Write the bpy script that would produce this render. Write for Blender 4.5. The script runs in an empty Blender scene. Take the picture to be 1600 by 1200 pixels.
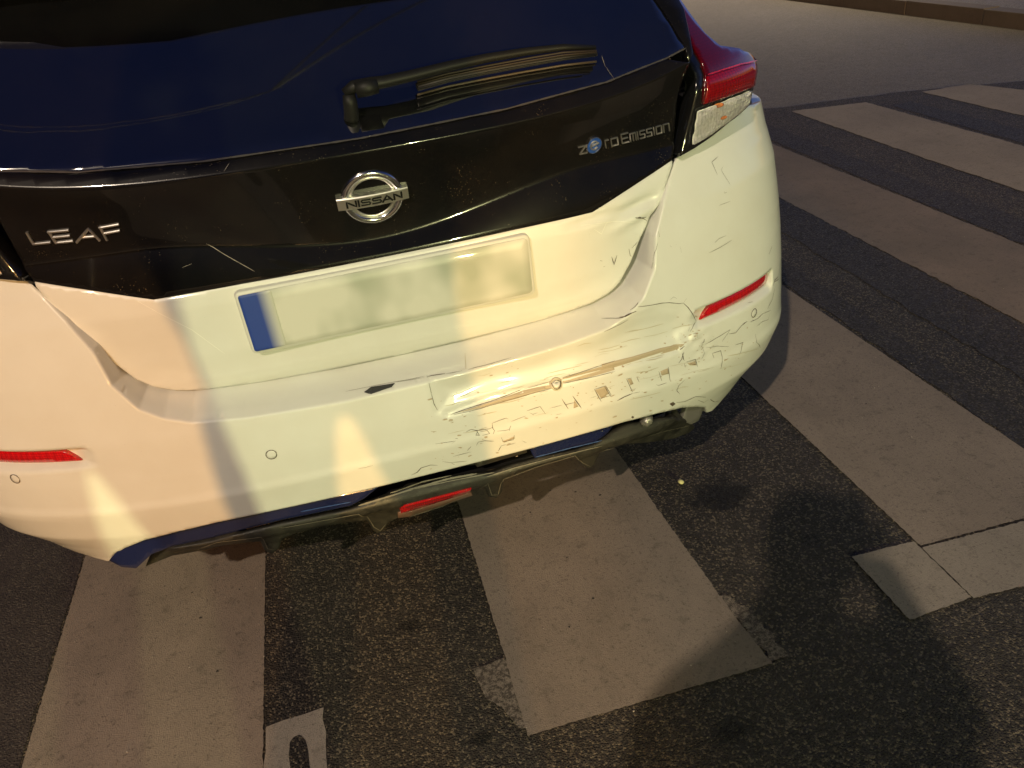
import bpy, bmesh, math, random
import numpy as np
from mathutils import Vector, Matrix, noise
from mathutils.geometry import delaunay_2d_cdt
random.seed(7); np.random.seed(7)
SC = bpy.context.scene
COL = SC.collection

# ------------------------------------------------------------------ camera
CAM_POS = np.array([-0.0617, -1.2515, 1.3362])
FPX = 1233.1                                  # focal length in photo pixels (1600 wide)
YAW, PITCH, ROLL = math.radians(10.9886), math.radians(31.0969), math.radians(-7.3395)
fw = np.array([math.sin(YAW)*math.cos(PITCH), math.cos(YAW)*math.cos(PITCH), -math.sin(PITCH)])
_r = np.cross(fw, [0, 0, 1]); _r /= np.linalg.norm(_r); _u = np.cross(_r, fw)
rt = _r*math.cos(ROLL) + _u*math.sin(ROLL); up = -_r*math.sin(ROLL) + _u*math.cos(ROLL)
cam = bpy.data.cameras.new('camera'); co = bpy.data.objects.new('camera', cam); COL.objects.link(co)
cam.sensor_width = 36; cam.lens = FPX/1600*36; cam.clip_start = .02; cam.clip_end = 2000
co.matrix_world = Matrix(((rt[0], up[0], -fw[0], CAM_POS[0]), (rt[1], up[1], -fw[1], CAM_POS[1]), (rt[2], up[2], -fw[2], CAM_POS[2]), (0, 0, 0, 1)))
SC.camera = co

# ------------------------------------------------------------------ dusk sky, lamps, exposure
w = bpy.data.worlds.new('World'); SC.world = w; w.use_nodes = True
nt = w.node_tree; nt.nodes.clear()
sky = nt.nodes.new('ShaderNodeTexSky'); sky.sky_type = 'NISHITA'; sky.sun_disc = False
sky.sun_elevation = math.radians(-4.5); sky.sun_rotation = math.radians(60); sky.ozone_density = 2.6; sky.dust_density = .6
bg = nt.nodes.new('ShaderNodeBackground'); bg.inputs['Strength'].default_value = 5.5
out = nt.nodes.new('ShaderNodeOutputWorld')
nt.links.new(sky.outputs[0], bg.inputs[0]); nt.links.new(bg.outputs[0], out.inputs[0])
SC.view_settings.view_transform = 'Standard'; SC.view_settings.look = 'None'
SC.view_settings.exposure = 0; SC.view_settings.gamma = 1
LAMP1 = (-4.34, -7.0, 7.5)       # near street lamp, weak and warm
LAMP2 = (-3.5, -33.0, 4.60)     # far street lamp, sodium orange
LAMP3 = (4.95, -31.0, 4.40)     # far street lamp, greenish white
def point_light(name, loc, power, color, radius):
    l = bpy.data.lights.new(name, 'POINT'); l.energy = power; l.color = color; l.shadow_soft_size = radius
    o = bpy.data.objects.new(name, l); o.location = loc; COL.objects.link(o); return o
point_light('street_light_near', LAMP1, 2700, (1.0, .82, .62), .09)
point_light('street_light_orange', LAMP2, 29500, (1.0, .53, .17), .30)
FILL_LAMP = (7.6, 11.5, 8.0)         # added fill lamp, unseen, to brighten the far road
_l = bpy.data.lights.new('fill_light_ahead', 'SPOT'); _l.energy = 4000; _l.color = (1.0, .82, .58); _l.shadow_soft_size = .2; _l.spot_size = math.radians(104); _l.spot_blend = 1
_o = bpy.data.objects.new('fill_light_ahead', _l); _o.location = FILL_LAMP; COL.objects.link(_o)
point_light('street_light_white', LAMP3, 23500, (1.0, .99, .47), .30)

# ------------------------------------------------------------------ materials
def mat(name, color=(.5, .5, .5), rough=.5, metal=0, coat=0, ior=1.5, spec=.5, trans=0, coat_rough=.03):
    m = bpy.data.materials.new(name); m.use_nodes = True
    b = m.node_tree.nodes['Principled BSDF']
    b.inputs['Base Color'].default_value = (*color, 1); b.inputs['Roughness'].default_value = rough
    b.inputs['Metallic'].default_value = metal; b.inputs['Coat Weight'].default_value = coat
    b.inputs['Coat Roughness'].default_value = coat_rough
    b.inputs['IOR'].default_value = ior; b.inputs['Specular IOR Level'].default_value = spec
    b.inputs['Transmission Weight'].default_value = trans
    return m
class NT:
    """small node helper"""
    def __init__(s, m): s.m = m; s.t = m.node_tree; s.b = s.t.nodes['Principled BSDF']; s.co = s.n('ShaderNodeTexCoord')
    def n(s, t, **k):
        x = s.t.nodes.new(t)
        for a, b in k.items(): setattr(x, a, b)
        return x
    def l(s, a, b): s.t.links.new(a, b)
    def vec(s, scale=(1, 1, 1)):
        mp = s.n('ShaderNodeMapping'); mp.inputs['Scale'].default_value = scale; s.l(s.co.outputs['Object'], mp.inputs[0]); return mp.outputs[0]
    def noise(s, sc, det=4, rough=.55, v=None):
        x = s.n('ShaderNodeTexNoise'); x.inputs['Scale'].default_value = sc; x.inputs['Detail'].default_value = det; x.inputs['Roughness'].default_value = rough
        s.l(v if v else s.co.outputs['Object'], x.inputs['Vector']); return x.outputs['Fac']
    def voro(s, sc, feat='F1', out='Distance', v=None, rnd=1):
        x = s.n('ShaderNodeTexVoronoi'); x.feature = feat; x.inputs['Scale'].default_value = sc; x.inputs['Randomness'].default_value = rnd
        s.l(v if v else s.co.outputs['Object'], x.inputs['Vector']); return x.outputs[out]
    def ramp(s, f, stops):
        r = s.n('ShaderNodeValToRGB'); e = r.color_ramp.elements
        while len(e) < len(stops): e.new(.5)
        for i, (p, c) in enumerate(stops):
            e[i].position = p; e[i].color = (c, c, c, 1) if isinstance(c, (int, float)) else (*c, 1)
        s.l(f, r.inputs[0]); return r.outputs[0]
    def mix(s, f, a, b, mode='MIX'):
        x = s.n('ShaderNodeMix', data_type='RGBA', blend_type=mode)
        for sock, val in ((x.inputs[0], f), (x.inputs[6], a), (x.inputs[7], b)):
            if isinstance(val, (int, float)): sock.default_value = val if sock is x.inputs[0] else (val, val, val, 1)
            elif isinstance(val, tuple): sock.default_value = (*val, 1)
            else: s.l(val, sock)
        return x.outputs[2]
    def math(s, op, a, b=0, c=0):
        x = s.n('ShaderNodeMath', operation=op)
        for i, val in enumerate((a, b, c)):
            if isinstance(val, (int, float)): x.inputs[i].default_value = val
            else: s.l(val, x.inputs[i])
        return x.outputs[0]
    def bump(s, h, dist, strength=1, normal=None):
        x = s.n('ShaderNodeBump'); x.inputs['Distance'].default_value = dist; x.inputs['Strength'].default_value = strength
        s.l(h, x.inputs['Height'])
        if normal is not None: s.l(normal, x.inputs['Normal'])
        return x.outputs[0]

def m_paint():
    m = mat('white_car_paint', (.74, .745, .70), .38, coat=.9); k = NT(m)
    d = k.noise(9, 5); sp = k.voro(150); r = k.noise(60, 2)
    spk = k.math('MULTIPLY', k.ramp(sp, [(.03, 1), (.07, 0)]), k.ramp(r, [(.62, 0), (.66, 1)]))
    c = k.mix(k.ramp(d, [(.35, 0), (.75, .35)]), (.70, .705, .67), (.58, .555, .49))
    c = k.mix(k.math('MULTIPLY', spk, .8), c, (.14, .09, .06))
    k.l(c, k.b.inputs['Base Color'])
    k.l(k.bump(k.noise(420, 2), .00006, .25), k.b.inputs['Normal'])
    k.l(k.ramp(d, [(.3, .02), (.8, .14)]), k.b.inputs['Coat Roughness'])
    return m
def m_black():
    m = mat('gloss_black_panel', (.004, .004, .005), .2, coat=.85, spec=.15); k = NT(m)
    sp = k.voro(260); msk = k.noise(11, 3); fine = k.noise(90, 3)
    drop = k.math('MULTIPLY', k.ramp(sp, [(.10, 1), (.20, 0)]), k.ramp(k.math('MULTIPLY', msk, fine), [(.30, 0), (.38, 1)]))
    haze = k.ramp(k.noise(5, 6, .7), [(.35, 0), (.85, .025)])
    c = k.mix(haze, (.004, .004, .005), (.30, .22, .14))
    c = k.mix(k.math('MULTIPLY', drop, .5), c, (.30, .22, .13))
    k.l(c, k.b.inputs['Base Color'])
    k.l(k.ramp(drop, [(0, .05), (1, .6)]), k.b.inputs['Coat Roughness'])
    return m
def m_glass():
    m = mat('tinted_rear_glass', (.0025, .003, .004), .03, coat=1, ior=2.6, spec=.8); k = NT(m)
    haze = k.ramp(k.noise(3, 6, .65), [(.3, 0), (.9, .03)])
    k.l(k.mix(haze, (.0025, .003, .0045), (.25, .22, .18)), k.b.inputs['Base Color'])
    return m
def m_plastic():
    m = mat('dirty_grey_plastic', (.05, .05, .042), .5, spec=.4); k = NT(m)
    n1 = k.noise(26, 6, .7); n2 = k.noise(180, 4, .6)
    c = k.mix(k.ramp(n1, [(.35, 0), (.7, 1)]), (.010, .010, .009), (.032, .030, .023))
    c = k.mix(k.ramp(n2, [(.64, 0), (.74, .6)]), c, (.16, .14, .10))
    k.l(c, k.b.inputs['Base Color']); k.l(k.bump(n2, .0006, .4), k.b.inputs['Normal'])
    k.l(k.ramp(n1, [(.3, .32), (.7, .75)]), k.b.inputs['Roughness'])
    return m
def m_asphalt(name, dark, mid, glint, coarse, bumpd, spots=()):
    m = mat(name, mid, .6, spec=.3); k = NT(m)
    v1 = k.voro(coarse, v=k.vec((1, 1, 1))); v2 = k.voro(coarse, out='Color'); big = k.noise(1.3, 6, .62); md = k.noise(14, 5, .6); fn = k.noise(coarse*1.6, 4, .7)
    sep = k.n('ShaderNodeSeparateColor'); k.l(v2, sep.inputs[0])
    c = k.mix(k.ramp(big, [(.32, 0), (.68, 1)]), dark, mid)
    c = k.mix(k.ramp(md, [(.35, .0), (.75, .55)]), c, tuple(a*.55 for a in dark))
    c = k.mix(k.ramp(sep.outputs[0], [(.72, 0), (.95, .9)]), c, glint)
    c = k.mix(k.ramp(fn, [(.36, .6), (.5, 0)]), c, tuple(a*.3 for a in dark))
    for (sx, sy, rx, ry, amt) in spots:
        mp = k.n('ShaderNodeVectorMath', operation='SUBTRACT'); k.l(k.co.outputs['Object'], mp.inputs[0]); mp.inputs[1].default_value = (sx, sy, 0)
        dv = k.n('ShaderNodeVectorMath', operation='MULTIPLY'); k.l(mp.outputs[0], dv.inputs[0]); dv.inputs[1].default_value = (1/rx, 1/ry, 0)
        ln = k.n('ShaderNodeVectorMath', operation='LENGTH'); k.l(dv.outputs[0], ln.inputs[0])
        f = k.math('ADD', ln.outputs['Value'], k.math('MULTIPLY', k.math('SUBTRACT', k.noise(22, 5, .7), .5), 1.8))
        c = k.mix(k.ramp(f, [(.55, amt), (1.15, 0)]), c, (.006, .005, .005))
    k.l(c, k.b.inputs['Base Color'])
    h = k.math('ADD', k.math('MULTIPLY', k.ramp(v1, [(0, 1), (.6, 0)]), .8), k.math('MULTIPLY', fn, .8))
    h = k.math('ADD', h, k.math('MULTIPLY', sep.outputs[1], .5))
    k.l(k.bump(h, bumpd, .9), k.b.inputs['Normal'])
    k.l(k.ramp(sep.outputs[2], [(0, .38), (1, .75)]), k.b.inputs['Roughness'])
    return m
def m_marking(name, c0, c1, wear=.35, worn=False):
    m = mat(name, c0, .7, spec=.35); k = NT(m)
    big = k.noise(2.2, 6, .65); st = k.noise(7, 7, .72, v=k.vec((1.6, .5, 1))); sp = k.noise(75, 4, .7); ag = k.voro(400); fine = k.noise(560, 3, .75)
    c = k.mix(k.ramp(big, [(.3, 0), (.7, 1)]), c0, c1)
    c = k.mix(k.ramp(st, [(.50, 0), (.80, .35)]), c, tuple(a*.5 for a in c1))
    c = k.mix(k.ramp(k.noise(26, 6, .75), [(.55, 0), (.68, .55)]), c, tuple(a*.45 for a in c1))
    if worn: c = k.mix(k.ramp(k.noise(80, 8, .85), [(.44, 0), (.54, 1)]), c, (.05, .04, .032))
    c = k.mix(k.ramp(sp, [(.66, 0), (.74, wear*1.6 if wear < .6 else .9)]), c, (.03, .025, .022))
    c = k.mix(k.ramp(k.noise(120, 6, .8), [(.555, 0), (.63, .7)]), c, (.075, .06, .05))
    c = k.mix(k.ramp(fine, [(.3, .45), (.55, 0)]), c, tuple(a*.45 for a in c1))
    k.l(c, k.b.inputs['Base Color'])
    h = k.math('ADD', k.math('MULTIPLY', ag, .5), k.math('MULTIPLY', fine, .6))
    k.l(k.bump(h, .0022, .7), k.b.inputs['Normal'])
    k.l(k.ramp(fine, [(.3, .5), (.7, .8)]), k.b.inputs['Roughness'])
    return m
def m_lens(name, col):
    m = mat(name, col, .12, coat=1, spec=.6); k = NT(m)
    br = k.n('ShaderNodeTexVoronoi'); br.inputs['Scale'].default_value = 210; br.inputs['Randomness'].default_value = .15; k.l(k.co.outputs['Object'], br.inputs['Vector'])
    k.l(k.mix(k.ramp(br.outputs['Distance'], [(.2, 0), (.7, .6)]), col, tuple(a*.25 for a in col)), k.b.inputs['Base Color'])
    k.l(k.bump(br.outputs['Distance'], .0005, .5), k.b.inputs['Normal'])
    return m
PAINT = m_paint(); BLACK = m_black(); GLASS = m_glass(); PLASTIC = m_plastic()
CHROME = mat('chrome', (.80, .81, .83), .16, metal=1)
CHROME_D = mat('satin_chrome', (.80, .78, .75), .38, metal=1)
INK = mat('black_ink', (.006, .006, .006), .35)
BLUE = mat('blue_trim', (.007, .011, .052), .2, coat=.8)
BLUE_M = mat('blue_enamel', (.02, .07, .32), .2, coat=1)
RUBBER = mat('wiper_plastic', (.008, .008, .008), .55, spec=.3)
CRACK = mat('exposed_crack', (.085, .062, .045), .8)
SCUFF = mat('brown_scuff', (.44, .36, .26), .5)
SCUFF2 = mat('pale_scuff', (.50, .45, .34), .5)
TAPE = mat('dark_underlayer', (.03, .03, .035), .6)
RED = m_lens('red_reflector_plastic', (.62, .006, .010))
REDL = m_lens('red_lamp_lens', (.085, .001, .003))
REDD = m_lens('dark_red_lens', (.27, .001, .004))
CLEAR = mat('clear_lens', (.95, .95, .95), .03, ior=1.45, trans=1)
SILVER = mat('lamp_reflector', (.92, .90, .86), .35, metal=.1)
_k = NT(SILVER); _v = _k.voro(130, out='Distance', rnd=.5); _k.l(_k.bump(_v, .004, .9), _k.b.inputs['Normal'])
AMBER = mat('amber_bulb', (.62, .20, .06), .2, coat=1)
TYRE = mat('tyre_rubber', (.015, .015, .015), .8)
RIM = mat('alloy_rim', (.4, .4, .42), .3, metal=1)
def m_plate():
    m = mat('number_plate_face', (.72, .72, .68), .45, coat=.3); k = NT(m)
    n1 = k.noise(9, 2, .4, v=k.vec((1, 0, .8)))
    c = k.mix(k.ramp(n1, [(.44, 0), (.66, .75)]), (.60, .60, .54), (.25, .29, .22))
    k.l(c, k.b.inputs['Base Color']); return m
PLATE = m_plate(); PLATE_BLUE = mat('plate_blue', (.015, .045, .26), .45)
_k = NT(PLATE_BLUE); _sx = _k.n('ShaderNodeSeparateXYZ'); _k.l(_k.co.outputs['Object'], _sx.inputs[0])
_k.l(_k.mix(_k.ramp(_k.math('MULTIPLY', _k.math('ADD', _sx.outputs[0], .262), 18), [(.55, 0), (1, 1)]), (.018, .05, .27), (.58, .58, .52)), _k.b.inputs['Base Color'])
ASPH = m_asphalt('worn_smooth_asphalt', (.165, .146, .122), (.205, .183, .156), (.30, .27, .22), 190, .002)
ASPH2 = m_asphalt('coarse_dark_asphalt', (.043, .036, .031), (.076, .063, .053), (.27, .22, .155), 230, .009, spots=[(.71, .17, .10, .07, .85), (-.02, -.3, .03, .02, .8), (.42, -.44, .05, .03, .8), (.83, -.05, .03, .03, .6), (-.11, .02, .03, .02, .7)])
ASPH3 = m_asphalt('dark_smooth_asphalt', (.048, .039, .038), (.070, .057, .053), (.10, .085, .075), 210, .0025)
BLACKOUT = m_asphalt('fresh_black_strip', (.036, .031, .027), (.056, .048, .041), (.14, .12, .09), 200, .005)
MARK = m_marking('worn_road_paint', (.32, .262, .21), (.225, .185, .15), .5)
MARK4 = m_marking('dirty_road_paint', (.25, .205, .17), (.17, .145, .12), .5)
MARK2 = m_marking('worn_road_paint_grey', (.36, .31, .255), (.27, .235, .195), .5)
MARK3 = m_marking('old_road_paint', (.33, .28, .225), (.25, .21, .17), .8, worn=True)
KERB = m_marking('kerb_stone', (.10, .078, .058), (.14, .11, .085), .3)
PAVE = m_asphalt('pavement_asphalt', (.14, .12, .10), (.20, .175, .145), (.25, .21, .17), 150, .002)

# ------------------------------------------------------------------ object helpers
def link(o, parent=None):
    COL.objects.link(o)
    if parent is not None: o.parent = parent
    return o
def mesh_obj(name, verts, faces, m, parent=None, smooth=True):
    me = bpy.data.meshes.new(name); me.from_pydata([tuple(map(float, v)) for v in verts], [], [tuple(f) for f in faces])
    me.materials.append(m)
    if smooth: me.polygons.foreach_set('use_smooth', [True]*len(me.polygons))
    me.update(); return link(bpy.data.objects.new(name, me), parent)
def bm_obj(name, bm, m, parent=None, smooth=False, loc=None, bevel=0):
    if bevel: bmesh.ops.bevel(bm, geom=[e for e in bm.edges if e.is_manifold and e.calc_face_angle(0) > .5], offset=bevel, segments=2, affect='EDGES', profile=.6)
    bmesh.ops.recalc_face_normals(bm, faces=bm.faces)
    me = bpy.data.meshes.new(name); bm.to_mesh(me); bm.free(); me.materials.append(m)
    if smooth: me.polygons.foreach_set('use_smooth', [True]*len(me.polygons))
    o = link(bpy.data.objects.new(name, me), parent)
    if loc is not None: o.location = loc
    return o
def empty(name, loc=(0, 0, 0), parent=None):
    o = bpy.data.objects.new(name, None); o.empty_display_size = .1; o.location = loc; return link(o, parent)
def tag(o, label=None, cat=None, group=None, kind=None):
    for a, b in (('label', label), ('category', cat), ('group', group), ('kind', kind)):
        if b: o[a] = b
    return o

# ------------------------------------------------------------------ pixels of the photograph -> points on the car's surfaces
def proj(P):
    d = np.asarray(P, float) - CAM_POS; z = d @ fw
    return np.stack([800 + FPX*(d @ rt)/z, 600 - FPX*(d @ up)/z], -1)
def on(px, S, g=None):
    """the (u, z) of surface S that the line of sight through a photo pixel meets"""
    if g is None: g = ((px[0]-600)/900, min(1.1, max(.3, 1.05-(px[1]+(px[0]-600)*.2)/900)))
    wv = np.array(g, float); px = np.array(px, float)
    for _ in range(30):
        U = np.array([wv[0], wv[0]+1e-4, wv[0]]); V = np.array([wv[1], wv[1], wv[1]+1e-4])
        q = proj(S(U, V)); r = q[0]-px
        if abs(r).max() < .02: break
        J = np.stack([(q[1]-q[0])/1e-4, (q[2]-q[0])/1e-4], 1)
        wv = wv - np.clip(np.linalg.lstsq(J, r, rcond=None)[0], -.08, .08)
    return (float(wv[0]), float(wv[1]))
def sm(t): t = np.clip(t, 0, 1); return t*t*(3-2*t)

# plan curve of the tail, by arc length
N_, B_, A0 = 2.8, .45, .93
_x = A0*(1-np.linspace(1, 0, 4001)**3)
_y = B_*(1-(1-np.clip(_x/A0, 0, 1)**N_)**(1/N_))
_s = np.concatenate([[0], np.cumsum(np.hypot(np.diff(_x), np.diff(_y)))]); SMAX = _s[-1]
def plan(u):
    a = np.abs(u); return np.interp(a, _s, _x)*np.sign(u), np.interp(a, _s, _y)+np.maximum(0, a-SMAX)
Zn = [.20, .26, .31, .36, .42, .5, .58, .7, .8, .86, .92]
An = [.84, .872, .901, .945, .962, .957, .954, .951, .948, .938, .937]
Y0z = [.26, .31, .36, .435, .45, .5, .58, .65, .7, .75, .8, .85, .92]
Y0 = [.08, .066, .053, .0385, .0405, .040, .045, .055, .065, .078, .093, .113, .150]
def SB0(u, z):                                   # bumper without its details
    u = np.asarray(u, float); z = np.asarray(z, float)
    x, y = plan(u); k = np.interp(z, Zn, An)/A0
    return np.stack([x*k, y+np.interp(z, Y0z, Y0), z+0*x], -1)
LIP = [(0, .585), (.124, .584), (.30, .592), (.392, .602), (.437, .619), (.472, .643), (.503, .692), (.516, .753), (.546, .81), (.592, .873)]
LIPu = [p[0] for p in LIP]; LIPz = [p[1] for p in LIP]
def seg_dist(u, z, pts, closed=False):
    u = np.asarray(u, float); z = np.asarray(z, float); d = np.full(np.broadcast(u, z).shape, 9.)
    n = len(pts); rng = range(n if closed else n-1)
    for i in rng:
        a = np.array(pts[i]); b = np.array(pts[(i+1) % n]); ab = b-a
        t = np.clip(((u-a[0])*ab[0]+(z-a[1])*ab[1])/(ab@ab+1e-12), 0, 1)
        d = np.minimum(d, np.hypot(u-a[0]-t*ab[0], z-a[1]-t*ab[1]))
    return d
def inside(u, z, pts):
    u = np.asarray(u, float); z = np.asarray(z, float); c = np.zeros(np.broadcast(u, z).shape, bool); n = len(pts)
    for i in range(n):
        (x1, y1), (x2, y2) = pts[i], pts[(i+1) % n]
        c ^= ((y1 > z) != (y2 > z)) & (u < (x2-x1)*(z-y1)/((y2-y1) if y2 != y1 else 1e-12)+x1)
    return c
B = lambda pts: [on(p, SB0) for p in pts]
# dented area right of centre
DENT = B([(668, 592), (672, 618), (681, 648), (712, 645), (780, 622), (870, 601), (960, 578), (1062, 549), (1082, 528), (1086, 502), (1068, 478), (1032, 475), (998, 489), (940, 515), (850, 540), (760, 566)])
CREASE = B([(700, 648), (770, 622), (860, 601), (960, 576), (1062, 546)])
CRUMPLE = B([(1062, 540), (1085, 520), (1100, 545)])
def SB(u, z):
    P = SB0(u, z); u = np.asarray(u, float); z = np.asarray(z, float); a = np.abs(u)
    ins = (z > np.interp(a, LIPu, LIPz)) & (a < .592)
    d = np.where(ins, seg_dist(a, z, LIP), 0)
    g = np.interp(d, [0, .003, .011, .018, .030, .06], [0, .007, .055, .082, .118, .140])
    # reflector recess and the ledge under it
    t = (a-.575)/(.83-.575)
    zb = .5405-.008*np.clip(t, 0, 1); z1 = .5495+.001*t; z2 = .5775+.004*t
    rec = np.where((z > zb) & (z <= z1), (z-zb)/np.maximum(z1-zb, 1e-4), np.where((z > z1) & (z < z2), 1., 0.))
    g = g + .020*rec*sm((a-.57)/.05)*sm((.850-a)/.014)
    # dent
    di = np.where(inside(u, z, DENT), seg_dist(u, z, DENT, True), 0)
    dm = (di > 0)*.0022*np.clip(di/.003, 0, 1) + .010*sm(di/.045)
    zz = np.sin(u*21+z*9)*.5+np.sin(u*47-z*33+1)*.25
    dm = dm + .003*zz*sm(di/.03)
    dm = dm + .0045*np.exp(-(seg_dist(u, z, CREASE)/.0055)**2)
    cr = np.exp(-(seg_dist(u, z, CRUMPLE)/.028)**2)
    dm = dm + cr*.0018*(np.sin(u*190+z*60)+np.sin(z*230-u*90))*.5
    P[..., 1] += g + dm
    return P
# tailgate
def hprof(z):
    return np.interp(z, [.58, .60, .617, .65, .70, .76, .80, .83], [.14, .128, .118, .108, .101, .098, .099, .102])
def SH(u, z):
    u = np.asarray(u, float); z = np.asarray(z, float); a = np.abs(u)
    zc = .853+.054*sm(a/.42)                     # crease over the plate
    zl = z-.032*np.clip(a/.56, 0, 1.2)**4*sm((z-.93)/.08)
    zr = 1.018
    low = np.interp(zl, [.58, .60, .612, .628, .65, .70, .76, .80, .83], [.18, .146, .130, .117, .108, .101, .098, .097, .099])
    t = (zl-.80)/(zc-.80)
    y1 = .098+.026*np.clip(t, 0, 1)**1.5
    t2 = np.clip((zl-zc)/(zr-zc), 0, 1)
    y2 = .124-.052*t2**1.8-.004*np.sin(t2*math.pi)
    y3 = np.interp(zl, [1.018, 1.021, 1.038, 1.046, 1.10, 1.25, 1.45], [.072, .0722, .083, .094, .150, .330, .60])
    y = np.where(zl < .80, low, np.where(zl < zc, y1, np.where(zl < zr, y2, y3)))
    y = y + .15*a*a + .06*a**6
    # crumpled right flank
    cr = np.exp(-((u-.50)/.07)**2-((z-.80)/.03)**2)
    y = y + cr*.005*np.sin((z-.35*u)*150)+.006*np.exp(-((z-.812-.05*(u-.45))/.008)**2)*sm((u-.33)/.06)*sm((.56-u)/.03)
    return np.stack([u+0*z, y, z+0*u], -1)
# tail lamps / rear pillars
def SL(u, z):
    u = np.asarray(u, float); z = np.asarray(z, float); x, y = plan(u)
    A = np.interp(z, [.80, .86, .92, 1.0, 1.05, 1.10, 1.2, 1.45], [.948, .938, .925, .90, .87, .83, .79, .70])
    y0 = np.interp(z, [.80, .86, .92, 1.0, 1.04, 1.10, 1.2, 1.45], [.090, .112, .114, .098, .104, .165, .285, .585])
    return np.stack([x*A/A0, y+y0, z+0*x], -1)
def normal(S, u, z):
    e = 1e-3; a = S(u+e, z)-S(u-e, z); b = S(u, z+e)-S(u, z-e); n = np.cross(a, b); return n/np.linalg.norm(n, axis=-1, keepdims=True)
def off(S, h): return lambda u, z: S(u, z)+normal(S, np.asarray(u, float), np.asarray(z, float))*h

def densify(pts, step, closed=True):
    r = []; n = len(pts)
    for i in range(n if closed else n-1):
        a, b = np.array(pts[i][:2], float), np.array(pts[(i+1) % n][:2], float); k = max(1, int(np.hypot(*(b-a))/step))
        for j in range(k): r.append(tuple(a+(b-a)*j/k))
    if not closed: r.append(tuple(pts[-1][:2]))
    return r
def smooth_poly(pts, it=2, closed=True):
    for _ in range(it):
        r = []; n = len(pts)
        if not closed: r.append(pts[0])
        for i in range(n if closed else n-1):
            a, b = np.array(pts[i]), np.array(pts[(i+1) % n]); r += [tuple(.75*a+.25*b), tuple(.25*a+.75*b)]
        if not closed: r.append(pts[-1])
        pts = r
    return pts
def area(pts): return .5*sum(pts[i][0]*pts[(i+1) % len(pts)][1]-pts[(i+1) % len(pts)][0]*pts[i][1] for i in range(len(pts)))
def clean_loop(pts, eps=1e-4):
    r = []
    for p in pts:
        if not r or math.hypot(p[0]-r[-1][0], p[1]-r[-1][1]) > eps: r.append(p)
    if math.hypot(r[0][0]-r[-1][0], r[0][1]-r[-1][1]) < eps: r.pop()
    return r
def fill(outline, step, extra=None):
    """constrained triangulation of an outline with grid points inside"""
    if area(outline) < 0: outline = outline[::-1]
    bd = clean_loop(densify(outline, step)); nb = len(bd)
    us = [p[0] for p in bd]; vs = [p[1] for p in bd]
    gu = np.arange(min(us)+step/2, max(us), step); gv = np.arange(min(vs)+step/2, max(vs), step)
    G = np.stack(np.meshgrid(gu, gv), -1).reshape(-1, 2)
    if len(G):
        ok = inside(G[:, 0], G[:, 1], bd) & (seg_dist(G[:, 0], G[:, 1], bd[::1], True) > step*.45)
        G = G[ok]
        G = G+np.random.uniform(-.02, .02, G.shape)*step
        if extra is not None and len(extra):
            X = np.array(extra); X = X[inside(X[:, 0], X[:, 1], bd)]; X = X[seg_dist(X[:, 0], X[:, 1], bd, True) > step*.2]
            keep = np.ones(len(G), bool); cell = {}
            for q in X: cell.setdefault((int(q[0]//step), int(q[1]//step)), []).append(q)
            for i_, g_ in enumerate(G):
                cx_, cy_ = int(g_[0]//step), int(g_[1]//step)
                for a_ in (-1, 0, 1):
                    for b_ in (-1, 0, 1):
                        for q in cell.get((cx_+a_, cy_+b_), ()):
                            if abs(q[0]-g_[0])+abs(q[1]-g_[1]) < step*.55: keep[i_] = False
            G = np.concatenate([G[keep], X])
    pts = [Vector(p) for p in bd]+[Vector(p) for p in G]
    V, E, F, ov, oe, of = delaunay_2d_cdt(pts, [], [list(range(nb))], 1, 1e-7)
    V = np.array([tuple(v) for v in V]); return V, [tuple(f) for f in F], bd
def patch(name, outline, S, m, parent, step=.008, lift=0., thick=.012, edge=.0012, smooth=True, extra=None):
    V, F, bd = fill(outline, step, extra)
    P = S(V[:, 0], V[:, 1]); Nn = normal(S, V[:, 0], V[:, 1]); P = P+Nn*lift
    verts = [tuple(p) for p in P]; faces = [tuple(f) for f in F]
    # orient to the normal
    f = faces[0]; a, b, c = [np.array(verts[i]) for i in f[:3]]
    if np.dot(np.cross(b-a, c-a), Nn[f[0]]) < 0: faces = [q[::-1] for q in faces]
    if thick:
        cnt = {}
        for q in faces:
            for i in range(len(q)):
                e = (q[i], q[(i+1) % len(q)]); cnt[e] = cnt.get(e, 0)+1
        bedges = [e for e in cnt if (e[1], e[0]) not in cnt]
        nxt = dict(bedges); bverts = list(nxt)
        r1, r2 = {}, {}
        outw = {}
        for a_, b_ in bedges:
            t = np.array(verts[b_])-np.array(verts[a_]); o = np.cross(t, Nn[a_]); o /= (np.linalg.norm(o)+1e-9)
            outw[a_] = outw.get(a_, 0)+o; outw[b_] = outw.get(b_, 0)+o
        for v in bverts:
            o = outw[v]/(np.linalg.norm(outw[v])+1e-9); p = np.array(verts[v])
            r1[v] = len(verts); verts.append(tuple(p+o*edge*.7-Nn[v]*edge)); r2[v] = len(verts); verts.append(tuple(p+o*edge*.7-Nn[v]*thick))
        for a_, b_ in bedges:
            faces.append((b_, a_, r1[a_], r1[b_])); faces.append((r1[b_], r1[a_], r2[a_], r2[b_]))
    o = mesh_obj(name, verts, faces, m, parent, smooth)
    return o
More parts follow.
